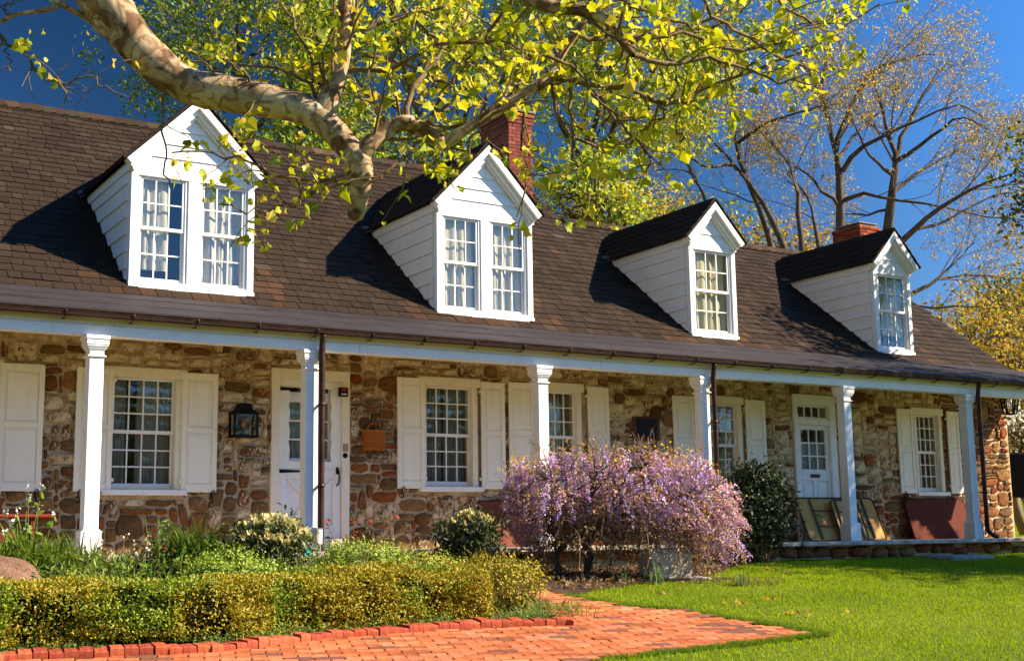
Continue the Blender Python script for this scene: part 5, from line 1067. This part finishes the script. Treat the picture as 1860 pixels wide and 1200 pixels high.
stalks('lavender', 'grey-brown dry lavender tuft in front of the olive mound', gp(705, 1066), 90, .38, [(.30, .26, .20), (.22, .20, .14)], (.02, .04), [(.36, .28, .24), (.30, .25, .22)], 76, (.25, .2, .15), per=5, hs=.012, spread=.26, group='lavender tufts in the bed')
stalks('red_columbine', 'tall thin red flower heads in front of the white door', gp(625, 1062), 10, .72, [(.14, .22, .04), (.2, .1, .05)], (.04, .07), [(.5, .07, .03), (.42, .09, .04)], 77, (.25, .1, .06), per=8, hs=.035, spread=.16)
stalks('purple_flowers', 'small purple flowers at the foot of the cream-budded rhododendron', gp(545, 1068), 14, .40, [(.12, .18, .05)], (.03, .06), [(.26, .16, .42), (.34, .24, .5)], 78, per=6, spread=.12)
stalks('tulips', 'few pale orange tulips beside the post of the door', gp(563, 1064), 6, .46, [(.06, .13, .05), (.10, .2, .08)], (.10, .18), [(.8, .6, .3), (.75, .25, .08)], 79, per=4, headn=4, hs=.045, spread=.08)
P = gp(557, 1068); b = MB(); b.bbox((-.045, -.01, .32), (.045, .01, .42), .004, (.02, .42, .46, 1)); b.box((-.006, -.004, -.05), (.006, .006, .322), (.1, .1, .1, 1)); o = b.build('plant_marker', METAL); o.location = tuple(P); tag(o, 'small turquoise plant marker among the flowers', 'marker')
P = gp(581, 1062); b = MB(); b.bbox((-.024, -.006, .44), (.024, .006, .60), .003, (.85, .85, .82, 1)); b.box((-.006, -.004, -.05), (.006, .004, .442), (.3, .3, .3, 1)); b.box((-.03, -.01, .601), (.03, .01, .612), (.25, .2, .18, 1)); o = b.build('garden_label', METAL); o.location = tuple(P); tag(o, 'white upright garden label beside the downspout', 'marker')
rc = np.random.default_rng(55); gc = []; gcc = []
for _ in range(520):
    px_ = rc.uniform(-10, 300) if rc.random() < .75 else rc.uniform(300, 620); P = on_ground(px_, rc.uniform(1068, 1105)); hh = rc.uniform(.10, .42)*(1 if px_ < 320 else .6); m_ = 16
    pp = P+rc.normal(size=(m_, 3))*[.07, .07, 0]; pp[:, 2] = P[2]+rc.random(m_)*hh; gc.append(pp); gcc.append(np.tile(np.array([(.16, .24, .03), (.10, .17, .02), (.24, .30, .05), (.20, .13, .05), (.13, .2, .06)])[rc.choice(5, p=[.32, .26, .2, .08, .14])]*rc.uniform(.7, 1.2), (m_, 1)))
gc = np.concatenate(gc); gcc = np.concatenate(gcc); d = rc.normal(size=gc.shape); d[:, 2] += .7; V, F, C = scatter(*LONG, gc, frame_rot(d, rc.normal(size=gc.shape)), rc.uniform(.04, .11, len(gc)), gcc*rc.uniform(.8, 1.2, (len(gc), 1)))
tag(np_obj('ground_cover', V, F, LEAFM, None, C), 'mixed green leafy growth in the bed behind the hedge', 'plants', kind='stuff')
# low weeds along the edging
r = rp; nw_ = 900; s = r.random(nw_)*cum[-3]; x = np.interp(s, cum, EDGE[:, 0]); y = np.interp(s, cum, EDGE[:, 1])+r.uniform(.12, .3, nw_); k = vnoise(np.stack([x, y, 0*x], 1), 1.4, 12) > -.1
x, y = x[k], y[k]; P0 = np.stack([x, y, ground(x, y)], 1); n_ = len(x)*14; pos = np.repeat(P0, 14, 0)+r.normal(size=(n_, 3))*[.04, .04, .03]+[0, 0, .05]; d = r.normal(size=(n_, 3)); d[:, 2] += .5
V, F, C = scatter(*LEAF, pos, frame_rot(d, r.normal(size=(n_, 3))), r.uniform(.015, .035, n_), np.array([(.12, .2, .03), (.18, .26, .06), (.08, .14, .03)])[r.integers(0, 3, n_)]); tag(np_obj('weeds', V, F, LEAFM, None, C), 'low green weeds sprouting along the brick edging', 'weeds', kind='stuff')
blades('ornamental_grass', 'pale feathery tuft at the end of the hedge beside the path', gp(1000, 1118), 260, .14, .2, [(.2, .24, .06), (.28, .28, .10), (.14, .2, .04)], .005, seed=90, rad=.16)
blades('ornamental_grass', 'pale feathery tuft at the corner of the brick edging', gp(955, 1128), 200, .11, .18, [(.2, .24, .06), (.28, .28, .10), (.14, .2, .04)], .005, seed=91, rad=.14)
# ---- wisteria on its twisted stems
rw = np.random.default_rng(77); wb = gp(1042, 1046); wis = tag(empty('wisteria', tuple(wb)), 'purple-flowering wisteria bush on twisted brown trunks in front of the porch', 'shrub'); w0 = np.array(wis.location); wt = float((wb-CAM)@FW)
def wp(px, py, dt=0): return at(px, py, wt+dt)-w0
TR = [([(1065, 1048), (1072, 1010), (1062, 975), (1040, 955), (1005, 965), (985, 955)], .075, .03), ([(1010, 1042), (1012, 1005), (1030, 975), (1075, 965), (1130, 962), (1190, 958)], .06, .03), ([(1062, 980), (1100, 950), (1150, 925), (1210, 915)], .05, .02), ([(1040, 960), (1030, 915), (1010, 880), (980, 860)], .045, .02), ([(1100, 955), (1120, 900), (1140, 860), (1180, 840)], .04, .015), ([(1150, 962), (1210, 960), (1260, 975), (1275, 1010)], .03, .012), ([(1190, 955), (1250, 940), (1290, 945), (1320, 960)], .03, .012), ([(1060, 965), (1070, 910), (1080, 870), (1090, 845)], .04, .015), ([(985, 955), (960, 930), (945, 890)], .03, .012), ([(1015, 1005), (1008, 985), (1015, 975)], .02, .012), ([(1210, 915), (1250, 895), (1290, 890)], .025, .01)]
P = []; Q = []
for pts, a, c in TR:
    dd = np.cumsum(rw.normal(size=len(pts))*.12); p = catmull([wp(x, y, d) for (x, y), d in zip(pts, dd)], 16); p[1:-1] += rw.normal(size=(14, 3))*.018; P.append(p); Q.append(np.linspace(a, c, 16))
P = np.array(P); Q = np.array(Q); v, f = tubes(P, Q*(1+.2*rw.normal(size=Q.shape)), 8); np_obj('trunk', v, f, BARK, wis, smooth=True)
p2, q2 = sprout(P, Q, 16, .75, spread=(.5, 1.3), up=.35, kk=6, wig=.22, r=rw, t0=.3, rs=.4); p3, q3 = sprout(p2, q2, 4, .4, spread=(.4, 1.2), up=.1, kk=5, wig=.2, r=rw)
v1, f1 = tubes(p2, np.maximum(q2, .004), 4); v2, f2 = tubes(p3, np.maximum(q3, .003), 3); V, F, _ = join([(v1, f1, np.ones((len(v1), 3))), (v2, f2, np.ones((len(v2), 3)))]); tag(np_obj('branches', V, F, m_bark('wisteria_bark', [(.3, (.10, .06, .035)), (.7, (.24, .15, .10))]), wis), kind='stuff')
lowp = []
for _ in range(300):
    x = rw.uniform(975, 1290); y = rw.uniform(905, 975); s0 = wp(x, y, rw.uniform(-.5, .45)); e = s0+np.array([rw.normal()*.18+.08, rw.normal()*.15-.05, -rw.uniform(.2, .6)]); e[2] = max(e[2], .03); lowp.append(catmull([s0, (s0+e)/2+np.array([.06, -.03, .12]), e], 7))
lowp = np.array(lowp); lq = np.full((len(lowp), 7), .006)*np.linspace(1.3, .5, 7); v, f = tubes(lowp, lq, 4); l2, lq2 = sprout(lowp, lq, 5, .16, up=-.1, kk=4, wig=.25, r=rw); v2, f2 = tubes(l2, np.maximum(lq2, .0025), 3)
V, F, _ = join([(v, f, np.ones((len(v), 3))), (v2, f2, np.ones((len(v2), 3)))]); tag(np_obj('hanging_stems', V, F, m_bark('stem_bark', [(.3, (.13, .075, .04)), (.7, (.34, .22, .14))]), wis), kind='stuff')
p, rot, s, c = leaves_on(np.concatenate([lowp[:, ::2], l2]), 3, (.02, .05), [(.34, .22, .10), (.5, .32, .16), (.22, .13, .06), (.45, .28, .05)], LEAF, .02, rw, .6, .2); V, F, C = scatter(*LEAF, p, rot, s, c); tag(np_obj('dry_leaves', V, F, LEAFM, wis, C), kind='stuff')
# crown surface: outline of the drooping mass in pixels, given depth
OUT = np.array([(910, 872), (922, 845), (948, 828), (985, 828), (1000, 812), (1040, 818), (1075, 806), (1110, 815), (1160, 803), (1185, 812), (1225, 822), (1262, 814), (1285, 835), (1290, 850), (1312, 858), (1308, 880), (1330, 905), (1342, 938), (1335, 962), (1302, 985), (1270, 988), (1200, 962), (1150, 968), (1080, 942), (1030, 946), (990, 985), (955, 988), (935, 955), (915, 915)])
pts = []
while len(pts) < 950:
    x, y = rw.uniform(905, 1350), rw.uniform(812, 990)
    if inside(OUT, np.array([x]), np.array([y]))[0] and not (1000 < x < 1240 and y > 938+.1*rw.uniform(-200, 200)) and vnoise(np.array([[x/60, y/60, 0]]), 1.0, 4)[0] > -.55:
        ed = min(1.0, np.min(np.hypot(OUT[:, 0]-x, OUT[:, 1]-y))/70); z = rw.uniform(-1, 1)*(.25+.75*ed); pts.append((x, y+6*abs(z), z*.62))
pts = np.array(pts); A3 = np.array([wp(x, y, z) for x, y, z in pts])
cenw = wp(1120, 905, 0); parts = []
VIO = [(.56, .31, .62), (.64, .42, .70), (.46, .22, .54), (.72, .54, .78), (.82, .70, .85)]; PNK = [(.62, .36, .32), (.70, .48, .38), (.54, .28, .32), (.64, .42, .50)]; GLD = [(.60, .36, .04), (.66, .46, .07), (.48, .30, .05)]
for k in range(len(A3)):
    x, y, z = pts[k]; right = np.clip((x-1180)/140, 0, 1); low = np.clip((y-880)/80, 0, 1); L_ = rw.uniform(.14, .32); tone = rw.uniform(.6, 1.3); out = A3[k]-cenw; out /= np.linalg.norm(out)+1e-9; out[2] = 0
    n = 30; t = rw.random(n)**.8; d = np.array([0, 0, -1.])+out*(.25+.35*right)+np.array([.28, -.1, 0]); cen_ = A3[k]+d*L_*t[:, None]; w_ = .022*(1-t*.85)
    p = cen_+rw.normal(size=(n, 3))*w_[:, None]; pal = np.array(PNK if rw.random() < .38+.45*max(right, low)*.9 else VIO); c = np.clip(pal[rw.integers(0, len(pal), n)]*rw.uniform(.8, 1.15, (n, 1))*tone, 0, .9)
    parts.append(scatter(*OVAL, p, rand_rot(n, rw), rw.uniform(.018, .036, n), c))
V, F, C = join(parts); tag(np_obj('flower_racemes', V, F, PETAL, wis, C), kind='stuff')
k = rw.random(len(A3)) < .55; B3 = A3[k]; bw = pts[k]; n_ = len(B3)*7; pos = np.repeat(B3, 7, 0)+rw.normal(size=(n_, 3))*.05+[0, 0, .03]; V, F, C = scatter(*LEAF, pos, rand_rot(n_, rw), rw.uniform(.025, .055, n_), np.array(GLD+PNK[:1])[rw.integers(0, 4, n_)]*rw.uniform(.7, 1.2, (n_, 1)))
tag(np_obj('young_leaves', V, F, LEAFM, wis, C), kind='stuff')
tp = []; 
for _ in range(260):                                         # hanging tips at the lower right
    x = rw.uniform(1190, 1335); y = 940+rw.uniform(-60, 35) if x > 1280 else rw.uniform(930, 985); s0 = wp(x, y, rw.uniform(-.45, .4)); e = s0+np.array([rw.uniform(.02, .12), rw.uniform(-.06, .06), -rw.uniform(.10, .24)]); tp.append(catmull([s0, (s0+e)/2+np.array([.03, 0, .05]), e], 6))
tp = np.array(tp); p, rot, s, c = leaves_on(tp, 16, (.014, .028), PNK+VIO[3:], OVAL, .008, rw, .5, .0); V, F, C = scatter(*OVAL, p, rot, s, c); tag(np_obj('hanging_tips', V, F, PETAL, wis, C), kind='stuff')
# dead leaves under it
n_ = 2600; x = rw.uniform(4.6, 8.2, n_); y = rw.uniform(-2.4, -.3, n_); k = inside(BED, x, y); x, y = x[k], y[k]; n_ = len(x); V, F, C = scatter(*LEAF, np.stack([x, y, ground(x, y)+rw.uniform(.01, .06, n_)], 1), rand_rot(n_, rw), rw.uniform(.03, .08, n_), np.array([(.14, .08, .04), (.2, .12, .06), (.08, .05, .03), (.3, .2, .1)])[rw.integers(0, 4, n_)])
tag(np_obj('leaf_litter', V, F, LEAFM, None, C), 'brown fallen leaves on the soil under the wisteria', 'leaf litter', kind='stuff')
# ---- lawn
rg = np.random.default_rng(9); N = 1000000; x = rg.uniform(-4, 30, N); y = rg.uniform(-9.2, 16, N); z = ground(x, y); d = np.stack([x, y, z], 1)-CAM; zz = d@FW; px = 930+FPX*(d@RT)/zz; py = 600-FPX*(d@UP)/zz
k = (zz > 4) & (px > 560) & (px < 2100) & (py < 1260) & ~inside(PATH, x, y) & ~inside(BED, x, y) & ~((y > -.2) & (y < 13) & (x < 18.1)); k &= rg.random(N) < np.clip(18/zz, .25, 1)**1.2
bare = ((x-6.9)**2/.9+(y+1.75)**2/.10 < 1) & (rg.random(N) < .8); k &= ~bare
x, y, z, zz = x[k], y[k], z[k], zz[k]; n = len(x); z = z+.012*vnoise(np.stack([x, y, 0*x], 1), .9, 3)*(y < 2); h = rg.uniform(.014, .032, n)*(1+.35*vnoise(np.stack([x, y, 0*x], 1), 1.5, 2)); w_ = .0032+.00022*zz; a = rg.uniform(0, 6.283, n); ln = rg.normal(size=(n, 2))*.014
pn = vnoise(np.stack([x, y, 0*x], 1), .8, 7)+.5*vnoise(np.stack([x, y, 0*x], 1), 3, 8); c = mixc((.20, .29, .004), (.31, .40, .006), np.clip(.5+.6*pn+.25*rg.normal(size=n), 0, 1)); dry = rg.random(n) < .05; c[dry] = (.34, .30, .10); c *= rg.uniform(.75, 1.2, (n, 1))
V = np.stack([np.stack([x-np.cos(a)*w_, y-np.sin(a)*w_, z-.005], 1), np.stack([x+np.cos(a)*w_, y+np.sin(a)*w_, z-.005], 1), np.stack([x+ln[:, 0], y+ln[:, 1], z+h], 1)], 1).reshape(-1, 3); F = np.arange(3*n).reshape(-1, 3)
tag(np_obj('lawn_grass', V, F, GRASSM, None, np.repeat(c, 3, 0)), 'short bright green lawn grass in front of the porch', 'grass', kind='stuff')
# taller fringe along path edges and yellow leaf scraps on the lawn
pe = np.array([on_ground(*p)[:2] for p in [(1030, 1084), (1130, 1101), (1240, 1110), (1330, 1125), (1400, 1136), (1498, 1152), (1380, 1167), (1250, 1182), (1100, 1199)]]); sg = np.linalg.norm(np.diff(pe, axis=0), axis=1); cu = np.concatenate([[0], np.cumsum(sg)]); n = 9000; s = rg.random(n)*cu[-1]
x = np.interp(s, cu, pe[:, 0])+rg.normal(size=n)*.03; y = np.interp(s, cu, pe[:, 1])+np.where(s < cu[5], 1, -1)*rg.uniform(-.02, .08, n); z = ground(x, y); h = rg.uniform(.02, .055, n); a = rg.uniform(0, 6.283, n); ln = rg.normal(size=(n, 2))*.035; w_ = .005
V = np.stack([np.stack([x-np.cos(a)*w_, y-np.sin(a)*w_, z], 1), np.stack([x+np.cos(a)*w_, y+np.sin(a)*w_, z], 1), np.stack([x+ln[:, 0], y+ln[:, 1], z+h], 1)], 1).reshape(-1, 3); c = mixc((.10, .17, .015), (.17, .25, .03), rg.random(n))
tag(np_obj('fringe_grass', V, np.arange(3*n).reshape(-1, 3), GRASSM, None, np.repeat(c, 3, 0)), 'longer grass fringe hanging over the brick path edge', 'grass', kind='stuff')
pl = []
for cxp, cyp in [(1330, 1097), (1345, 1102), (1400, 1093), (1435, 1118), (1458, 1120), (1545, 1118), (1425, 1044), (1390, 1036), (1245, 1062), (1200, 1080)]:
    p = on_ground(cxp, cyp); pl.append(np.repeat(p[None], 10, 0)+rg.normal(size=(10, 3))*[.045, .045, .008]+[0, 0, .03])
pl = np.concatenate(pl); V, F, C = scatter(*LEAF, pl, rand_rot(len(pl), rg), rg.uniform(.03, .06, len(pl)), np.array([(.5, .3, .05), (.55, .4, .12), (.4, .2, .05)])[rg.integers(0, 3, len(pl))]); tag(np_obj('yellowed_weeds', V, F, LEAFM, None, C), 'yellowed leaf scraps scattered over the lawn beside the path', 'leaves', kind='stuff')
for q, (x_, y_) in enumerate([(1345, 1064), (1192, 1062), (1132, 1058)]): blades('iris_tuft', ['blue-green tuft on the bare patch of lawn', 'tall thin grass blades in front of the cut stone', 'thin grass tuft under the wisteria'][q], gp(x_, y_), 26, .15+.06*(q == 1), .12, [(.10, .17, .09), (.16, .22, .08)], .006, seed=120+q, rad=.05, group='tufts near the cut stone')
sp = on_ground(1345, 1056); t_ = sheet([(sp[0]+.75*math.cos(a)*(1+.2*math.sin(3*a)), sp[1]+.42*math.sin(a)) for a in np.linspace(0, 6.28, 24)[:-1]], .004, 'bare_soil', SOIL, .05); tag(t_, kind='structure')
# ---- rocks
def boulder(name, label, cen, rad, col, seed, cat='rock', sub=3, rough=.16):
    import bmesh
    bm = bmesh.new(); bmesh.ops.create_icosphere(bm, subdivisions=sub, radius=1); V = np.array([v.co[:] for v in bm.verts]); V = V*(1+rough*vnoise(V, 1.6, seed)+.5*rough*vnoise(V, 4, seed+1))[:, None]; V = np.sign(V)*np.abs(V)**.85*np.array(rad)
    F = np.array([[v.index for v in f.verts] for f in bm.faces]); bm.free(); o = np_obj(name, V, F, ROCK, None, np.tile(col, (len(V), 1)), True); o.location = tuple(cen); return tag(o, label, cat)
p = gp(10, 1105); boulder('boulder', 'smooth reddish-brown boulder at the left edge behind the hedge', (p[0]-.08, p[1]+.1, p[2]+.14), (.40, .30, .30), (.17, .095, .06), 3)
# hewn cylindrical stone lying below the wisteria
p = gp(1206, 1048); n = 20; b = MB(); rr = .215; prof = [(0, -.26), (rr*.8, -.262), (rr*.96, -.25), (rr, -.22), (rr*1.01, .0), (rr*1.0, .24), (rr*.95, .27), (0, .28)]
V = []; F = []
for r_, h in prof:
    for i in range(n):
        a = 2*math.pi*i/n; ca_, sa_ = math.cos(a), math.sin(a); k = (abs(ca_)**5+abs(sa_)**5)**(-1/5)*.96; V.append((h, r_*k*ca_, r_*k*sa_*1.0))
for j in range(len(prof)-1):
    for i in range(n): F.append((j*n+i, j*n+(i+1) % n, (j+1)*n+(i+1) % n, (j+1)*n+i))
V = np.array(V); V *= (1+.04*vnoise(V, 6, 2)+.03*vnoise(V, 14, 3))[:, None]; o = MB().add(V, F, (.50, .40, .29, 1), False).build('cut_stone', ROCK); o.location = (p[0]-.22, p[1]-.30, p[2]+.15); o.rotation_euler = (0, 0, R(-12)); tag(o, 'rounded cut stone block lying in front of the wisteria', 'stone block')
p = gp(1600, 1001); b = MB(); b.bbox((-.55, -.28, -.05), (.55, .25, .06), .03, (.30, .26, .20, 1)); o = b.build('stepping_stone', ROCK); o.location = (13.0, -.62, float(ground(13.0, -.62))); o.rotation_euler = (.03, .01, R(4)); tag(o, 'flat stone step on the lawn below the porch edge', 'step')
p = on_ground(1235, 1052); b = MB(); b.bbox((-.35, -.16, -.03), (.35, .16, .03), .012, (.34, .28, .22, 1)); o = b.build('flat_stone', ROCK); o.location = (p[0], p[1], p[2]); o.rotation_euler = (.07, 0, R(-10)); tag(o, 'flat paving stone in the grass under the cut stone', 'stone')
# ================================================================== things on the porch and wall
def wallx(px, py, y): d = ray(px, py); return CAM+d*(y-CAM[1])/d[1]
# lantern on the wall
c = wallx(440, 772, 1.62); root = tag(empty('wall_lantern', (c[0], YW-.05, c[2])), 'black wall lantern with clear glass between window and screen door', 'lantern'); w_, h_, d_ = .15, .145, .085
b = MB()
for sx in (-1, 1):
    for sy in (-1, 1): b.box((sx*w_-.012, -.13+sy*d_-.012, -h_), (sx*w_+.012, -.13+sy*d_+.012, h_))
for z in (-h_, h_): b.bbox((-w_-.018, -.13-d_-.018, z-.014), (w_+.018, -.13+d_+.018, z+.014), .004)
b.box((-.045, -.04, -.05), (.045, .06, .05)); b.box((-.012, -.13-d_-.013, -h_), (.012, -.13-d_+.012, h_)) if False else None
b.build('frame', IRON, root)
b = MB(); b.prism([(-w_-.012, h_+.015), (w_+.012, h_+.015), (w_*.62, h_+.055), (w_*.58, h_+.11), (w_*.45, h_+.125), (-w_*.45, h_+.125), (-w_*.58, h_+.11), (-w_*.62, h_+.055)], 1, -.20, -.06); b.build('hood', IRON, root)
for sx, sy, nm in ((0, -1, 'f'), (-1, 0, 'l'), (1, 0, 'r')):
    b = MB()
    if sy: b.box((-w_+.013, -.13-d_-.001, -h_+.015), (w_-.013, -.13-d_+.001, h_-.015))
    else: b.box((sx*w_-.001, -.13-d_+.013, -h_+.015), (sx*w_+.001, -.13+d_-.013, h_-.015))
    b.build('pane', GLASS, root)
b = MB(); b.lathe([(.04, -h_+.01), (.045, -h_+.03), (.018, -h_+.05), (.016, -h_+.10)], (0, -.13, 0), 10); b.build('socket', IRON, root)
gb = G('amber_bulb'); gb.principled((.75, .22, .03), .25)
b = MB(); b.lathe([(.0, -.045), (.018, -.03), (.026, 0), (.02, .03), (.0, .06)], (0, -.13, 0), 10); b.build('bulb', gb.m, root)
# hanging lantern at the far end
c = wallx(1834, 735, .9); root = tag(empty('hanging_lantern', (c[0], .9, 2.5)), 'black iron lantern hanging from the porch ceiling at the far end', 'lantern'); b = MB()
b.lathe([(.0, .0), (.14, -.03), (.17, -.08), (.16, -.09)], (0, 0, .06), 6, smooth=False); b.tube([(0, 0, .06), (0, 0, .12)], .012, 6); b.build('hood', IRON, root); b = MB()
for i in range(6): a = i*math.pi/3; b.tube([(.155*math.cos(a), .155*math.sin(a), -.03), (.11*math.cos(a), .11*math.sin(a), -.30)], .016, 4)
b.lathe([(.11, -.30), (.115, -.32), (.0, -.33)], (0, 0, 0), 6, smooth=False); b.build('cage', IRON, root)
for i in range(6):
    a, a2 = i*math.pi/3, (i+1)*math.pi/3; b = MB(); b.add([(.15*math.cos(a), .15*math.sin(a), -.035), (.15*math.cos(a2), .15*math.sin(a2), -.035), (.105*math.cos(a2), .105*math.sin(a2), -.295), (.105*math.cos(a), .105*math.sin(a), -.295)], [(0, 1, 2, 3)]); b.build('pane', GLASS, root)
# wicker wall basket
c = wallx(680, 800, 1.66); root = tag(empty('wicker_basket', (c[0], YW-.055, c[2])), 'orange-brown flat wicker basket hung on the stone wall', 'basket'); W1, W2, H_ = .145, .165, .125
def bk(u, v): # u 0..1 round the front half, v up
    a = math.pi*u; w_ = W1+(W2-W1)*v; return np.array([-w_*math.cos(a), -.10*math.sin(a)-.01, -H_+2*H_*v])
b = MB()
for j in range(17):
    v = j/16; pts = []
    for i in range(33): p_ = bk(i/32, v); a = math.pi*i/32; off = .006*(1 if (i+j) % 2 else -1); pts.append(p_+np.array([-math.cos(a)*off, -math.sin(a)*off, 0]))
    b.tube(pts, .0072, 5, (*np.array((.50, .15, .03))*rng.uniform(.8, 1.2), 1))
b.build('weave', WOOD, root); b = MB()
for i in range(17): b.tube([bk(i/16, v) for v in (0, .5, 1)], .006, 5, (.22, .07, .025, 1))
b.build('stakes', WOOD, root); b = MB(); b.tube([bk(i/16, 1.0)+np.array([0, 0, .005]) for i in range(17)], .012, 6, (.5, .15, .03, 1)); b.build('rim', WOOD, root)
b = MB(); b.tube([(-.105*math.cos(a), -.03, H_+.11*math.sin(a)) for a in np.linspace(0, math.pi, 14)], .012, 6, (.36, .11, .025, 1)); b.build('handle', WOOD, root)
b = MB(); b.box((-W1, -.012, -H_), (W1, .0, H_), (.2, .07, .025, 1)); b.build('back', WOOD, root)
# alarm box, plaque
c = wallx(623, 712, 1.68); root = tag(empty('alarm_box', (c[0], YW-.052, c[2])), 'small black alarm box with red light at the top of the door frame', 'alarm'); b = MB(); b.bbox((-.065, -.05, -.06), (.065, .0, .06), .008); b.build('housing', IRON, root)
gr = G('red_lens').principled((.5, .01, .01), .3); b = MB(); b.bbox((-.035, -.056, .012), (.035, -.0501, .042), .004); b.build('lens', gr, root); b = MB(); b.bbox((-.04, -.053, -.04), (.04, -.0502, -.02), .002, (.5, .5, .5, 1)); b.build('grille', METAL, root)
c = wallx(1174, 778, 1.70); root = tag(empty('wall_plaque', (c[0], YW-.062, c[2])), 'dark square bronze plaque set in a reddish stone on the wall', 'plaque'); b = MB(); b.bbox((-.26, -.0, -.185), (.27, .062, .185), .02, (.13, .06, .035, 1)); b.build('backing_stone', ROCK, root)
b = MB(); b.bbox((-.195, -.022, -.15), (.195, -.0005, .15), .006, (.014, .014, .020, 1)); b.build('plate', METAL, root)
for i in range(7):
    b = MB(); hw_ = [.10, .14, .12, .15, .13, .14, .07][i]; x = -hw_
    while x < hw_: l_ = rng.uniform(.012, .04); b.box((x, -.0245, .105-.035*i-.006), (min(x+l_, hw_), -.0221, .105-.035*i+.006), (.03, .028, .03, 1)); x += l_+.01
    b.build('inscription_line', METAL, root)
# red bench at the left
root = tag(empty('red_bench', (-.75, .95, 0)), 'dark red wooden bench standing against the wall at the left', 'bench'); RD = (.20, .035, .022, 1)
b = MB(); b.bbox((-1.0, -.14, .42), (.62, .14, .455), .008, RD); b.build('seat', WOOD, root)
for x in (-.75, .42): b = MB(); b.prism([(-.13, 0), (.13, 0), (.10, .419), (-.10, .419)], 0, x-.022, x+.022, (.13, .022, .016, 1)); b.build('leg', WOOD, root)
b = MB(); b.bbox((-.727, -.02, .16), (.397, .02, .26), .006, (.15, .026, .018, 1)); b.build('stretcher', WOOD, root)
# leaning table tops
def lean(name, label, px0, px1, y0, ytop, h, mat_, col, group, build):
    xa = wallx(px0, 985, y0)[0]; xb = wallx(px1, 985, y0)[0]; root = tag(empty(name, (xa, y0, .002)), label, 'table', group); root.rotation_euler = (-math.atan2(ytop-y0, h), 0, 0); build(root, xb-xa, h/math.cos(math.atan2(ytop-y0, h)), mat_, col); return root
def rounded(w_, h_, r_, n=6):
    P = []
    for cx, cz, a0 in ((w_-r_, h_-r_, 0), (r_, h_-r_, 90), (r_, r_, 180), (w_-r_, r_, 270)): P += [(cx+r_*math.cos(R(a0+90*i/n)), cz+r_*math.sin(R(a0+90*i/n))) for i in range(n+1)]
    return P
def plain(root, w_, h_, m, col):
    b = MB(); b.prism(rounded(w_, h_, .06), 1, 0, .022, (*col, 1)); b.build('table_top', m, root); b = MB(); P = rounded(w_, h_, .06); b.tube([(x, .011, z) for x, z in P+P[:1]], .016, 6, (*np.array(col)*.55, 1)); b.build('edge_band', m, root)
def under(root, w_, h_, m, col):
    b = MB(); b.prism(rounded(w_, h_, .07), 1, 0, .02, (.52, .30, .09, 1)); b.build('table_top', m, root); P = rounded(w_, h_, .07); b = MB(); b.tube([(x, .0, z) for x, z in P+P[:1]], .017, 6, (.10, .06, .035, 1)); b.build('edge_band', m, root)
    for x in (.16*w_, .84*w_): b = MB(); b.bbox((x-.02, -.03, .03), (x+.02, -.001, h_-.03), .004, (.10, .085, .07, 1)); b.build('rail', METAL, root)
    for s in (1, -1):
        xc = .16*w_ if s > 0 else .84*w_; b = MB()
        for z in (.32*h_, .68*h_): b.tube([(xc, -.035, z), (xc+s*.28*w_, -.035, z)], .012, 6, (.11, .10, .09, 1))
        b.tube([(xc+s*.28*w_, -.035, .30*h_), (xc+s*.28*w_, -.035, .70*h_)], .016, 6, (.11, .10, .09, 1)); b.tube([(xc+s*.02, -.035, .4*h_), (xc+s*.14*w_, -.04, .5*h_), (xc+s*.02, -.035, .6*h_)], .009, 6, (.11, .10, .09, 1)); b.build('folding_leg', METAL, root)
TG = 'folding tables leaning on the porch wall'
lean('folding_table', 'purplish-brown table top leaning on the wall behind the wisteria', 884, 985, 1.42, 1.66, .64, WOOD, (.15, .045, .025), TG, plain)
lean('folding_table', 'tan folding table leaning underside-out, its legs folded, beside the second door', 1472, 1612, 1.36, 1.66, .70, WOOD, (.4, .25, .1), TG, under)
lean('folding_table', 'tan folding table leaning in front of the other tan one behind the fifth post', 1532, 1580, 1.26, 1.52, .66, WOOD, (.4, .25, .1), TG, under)
lean('folding_table', 'dark red-brown table top leaning under the farthest window', 1664, 1772, 1.44, 1.66, .70, WOOD, (.10, .021, .008), TG, plain)
# dark board on legs in the yard beyond the corner
P = at(1876, 862, 26); g = float(ground(P[0], P[1])); root = tag(empty('notice_board', (P[0], P[1], g)), 'black panel on short legs standing on the grass beyond the house corner', 'board'); root.rotation_euler = (0, 0, R(-35)); b = MB(); b.bbox((-.75, -.15, P[2]-g-.44), (1.1, .15, P[2]-g+.44), .03, (.008, .008, .010, 1)); b.build('panel', METAL, root)
for x in (-.55, 0.3, .9): b = MB(); b.bbox((x-.05, -.05, -.1), (x+.05, .05, P[2]-g-.441), .008, (.01, .01, .012, 1)); b.build('leg', METAL, root)
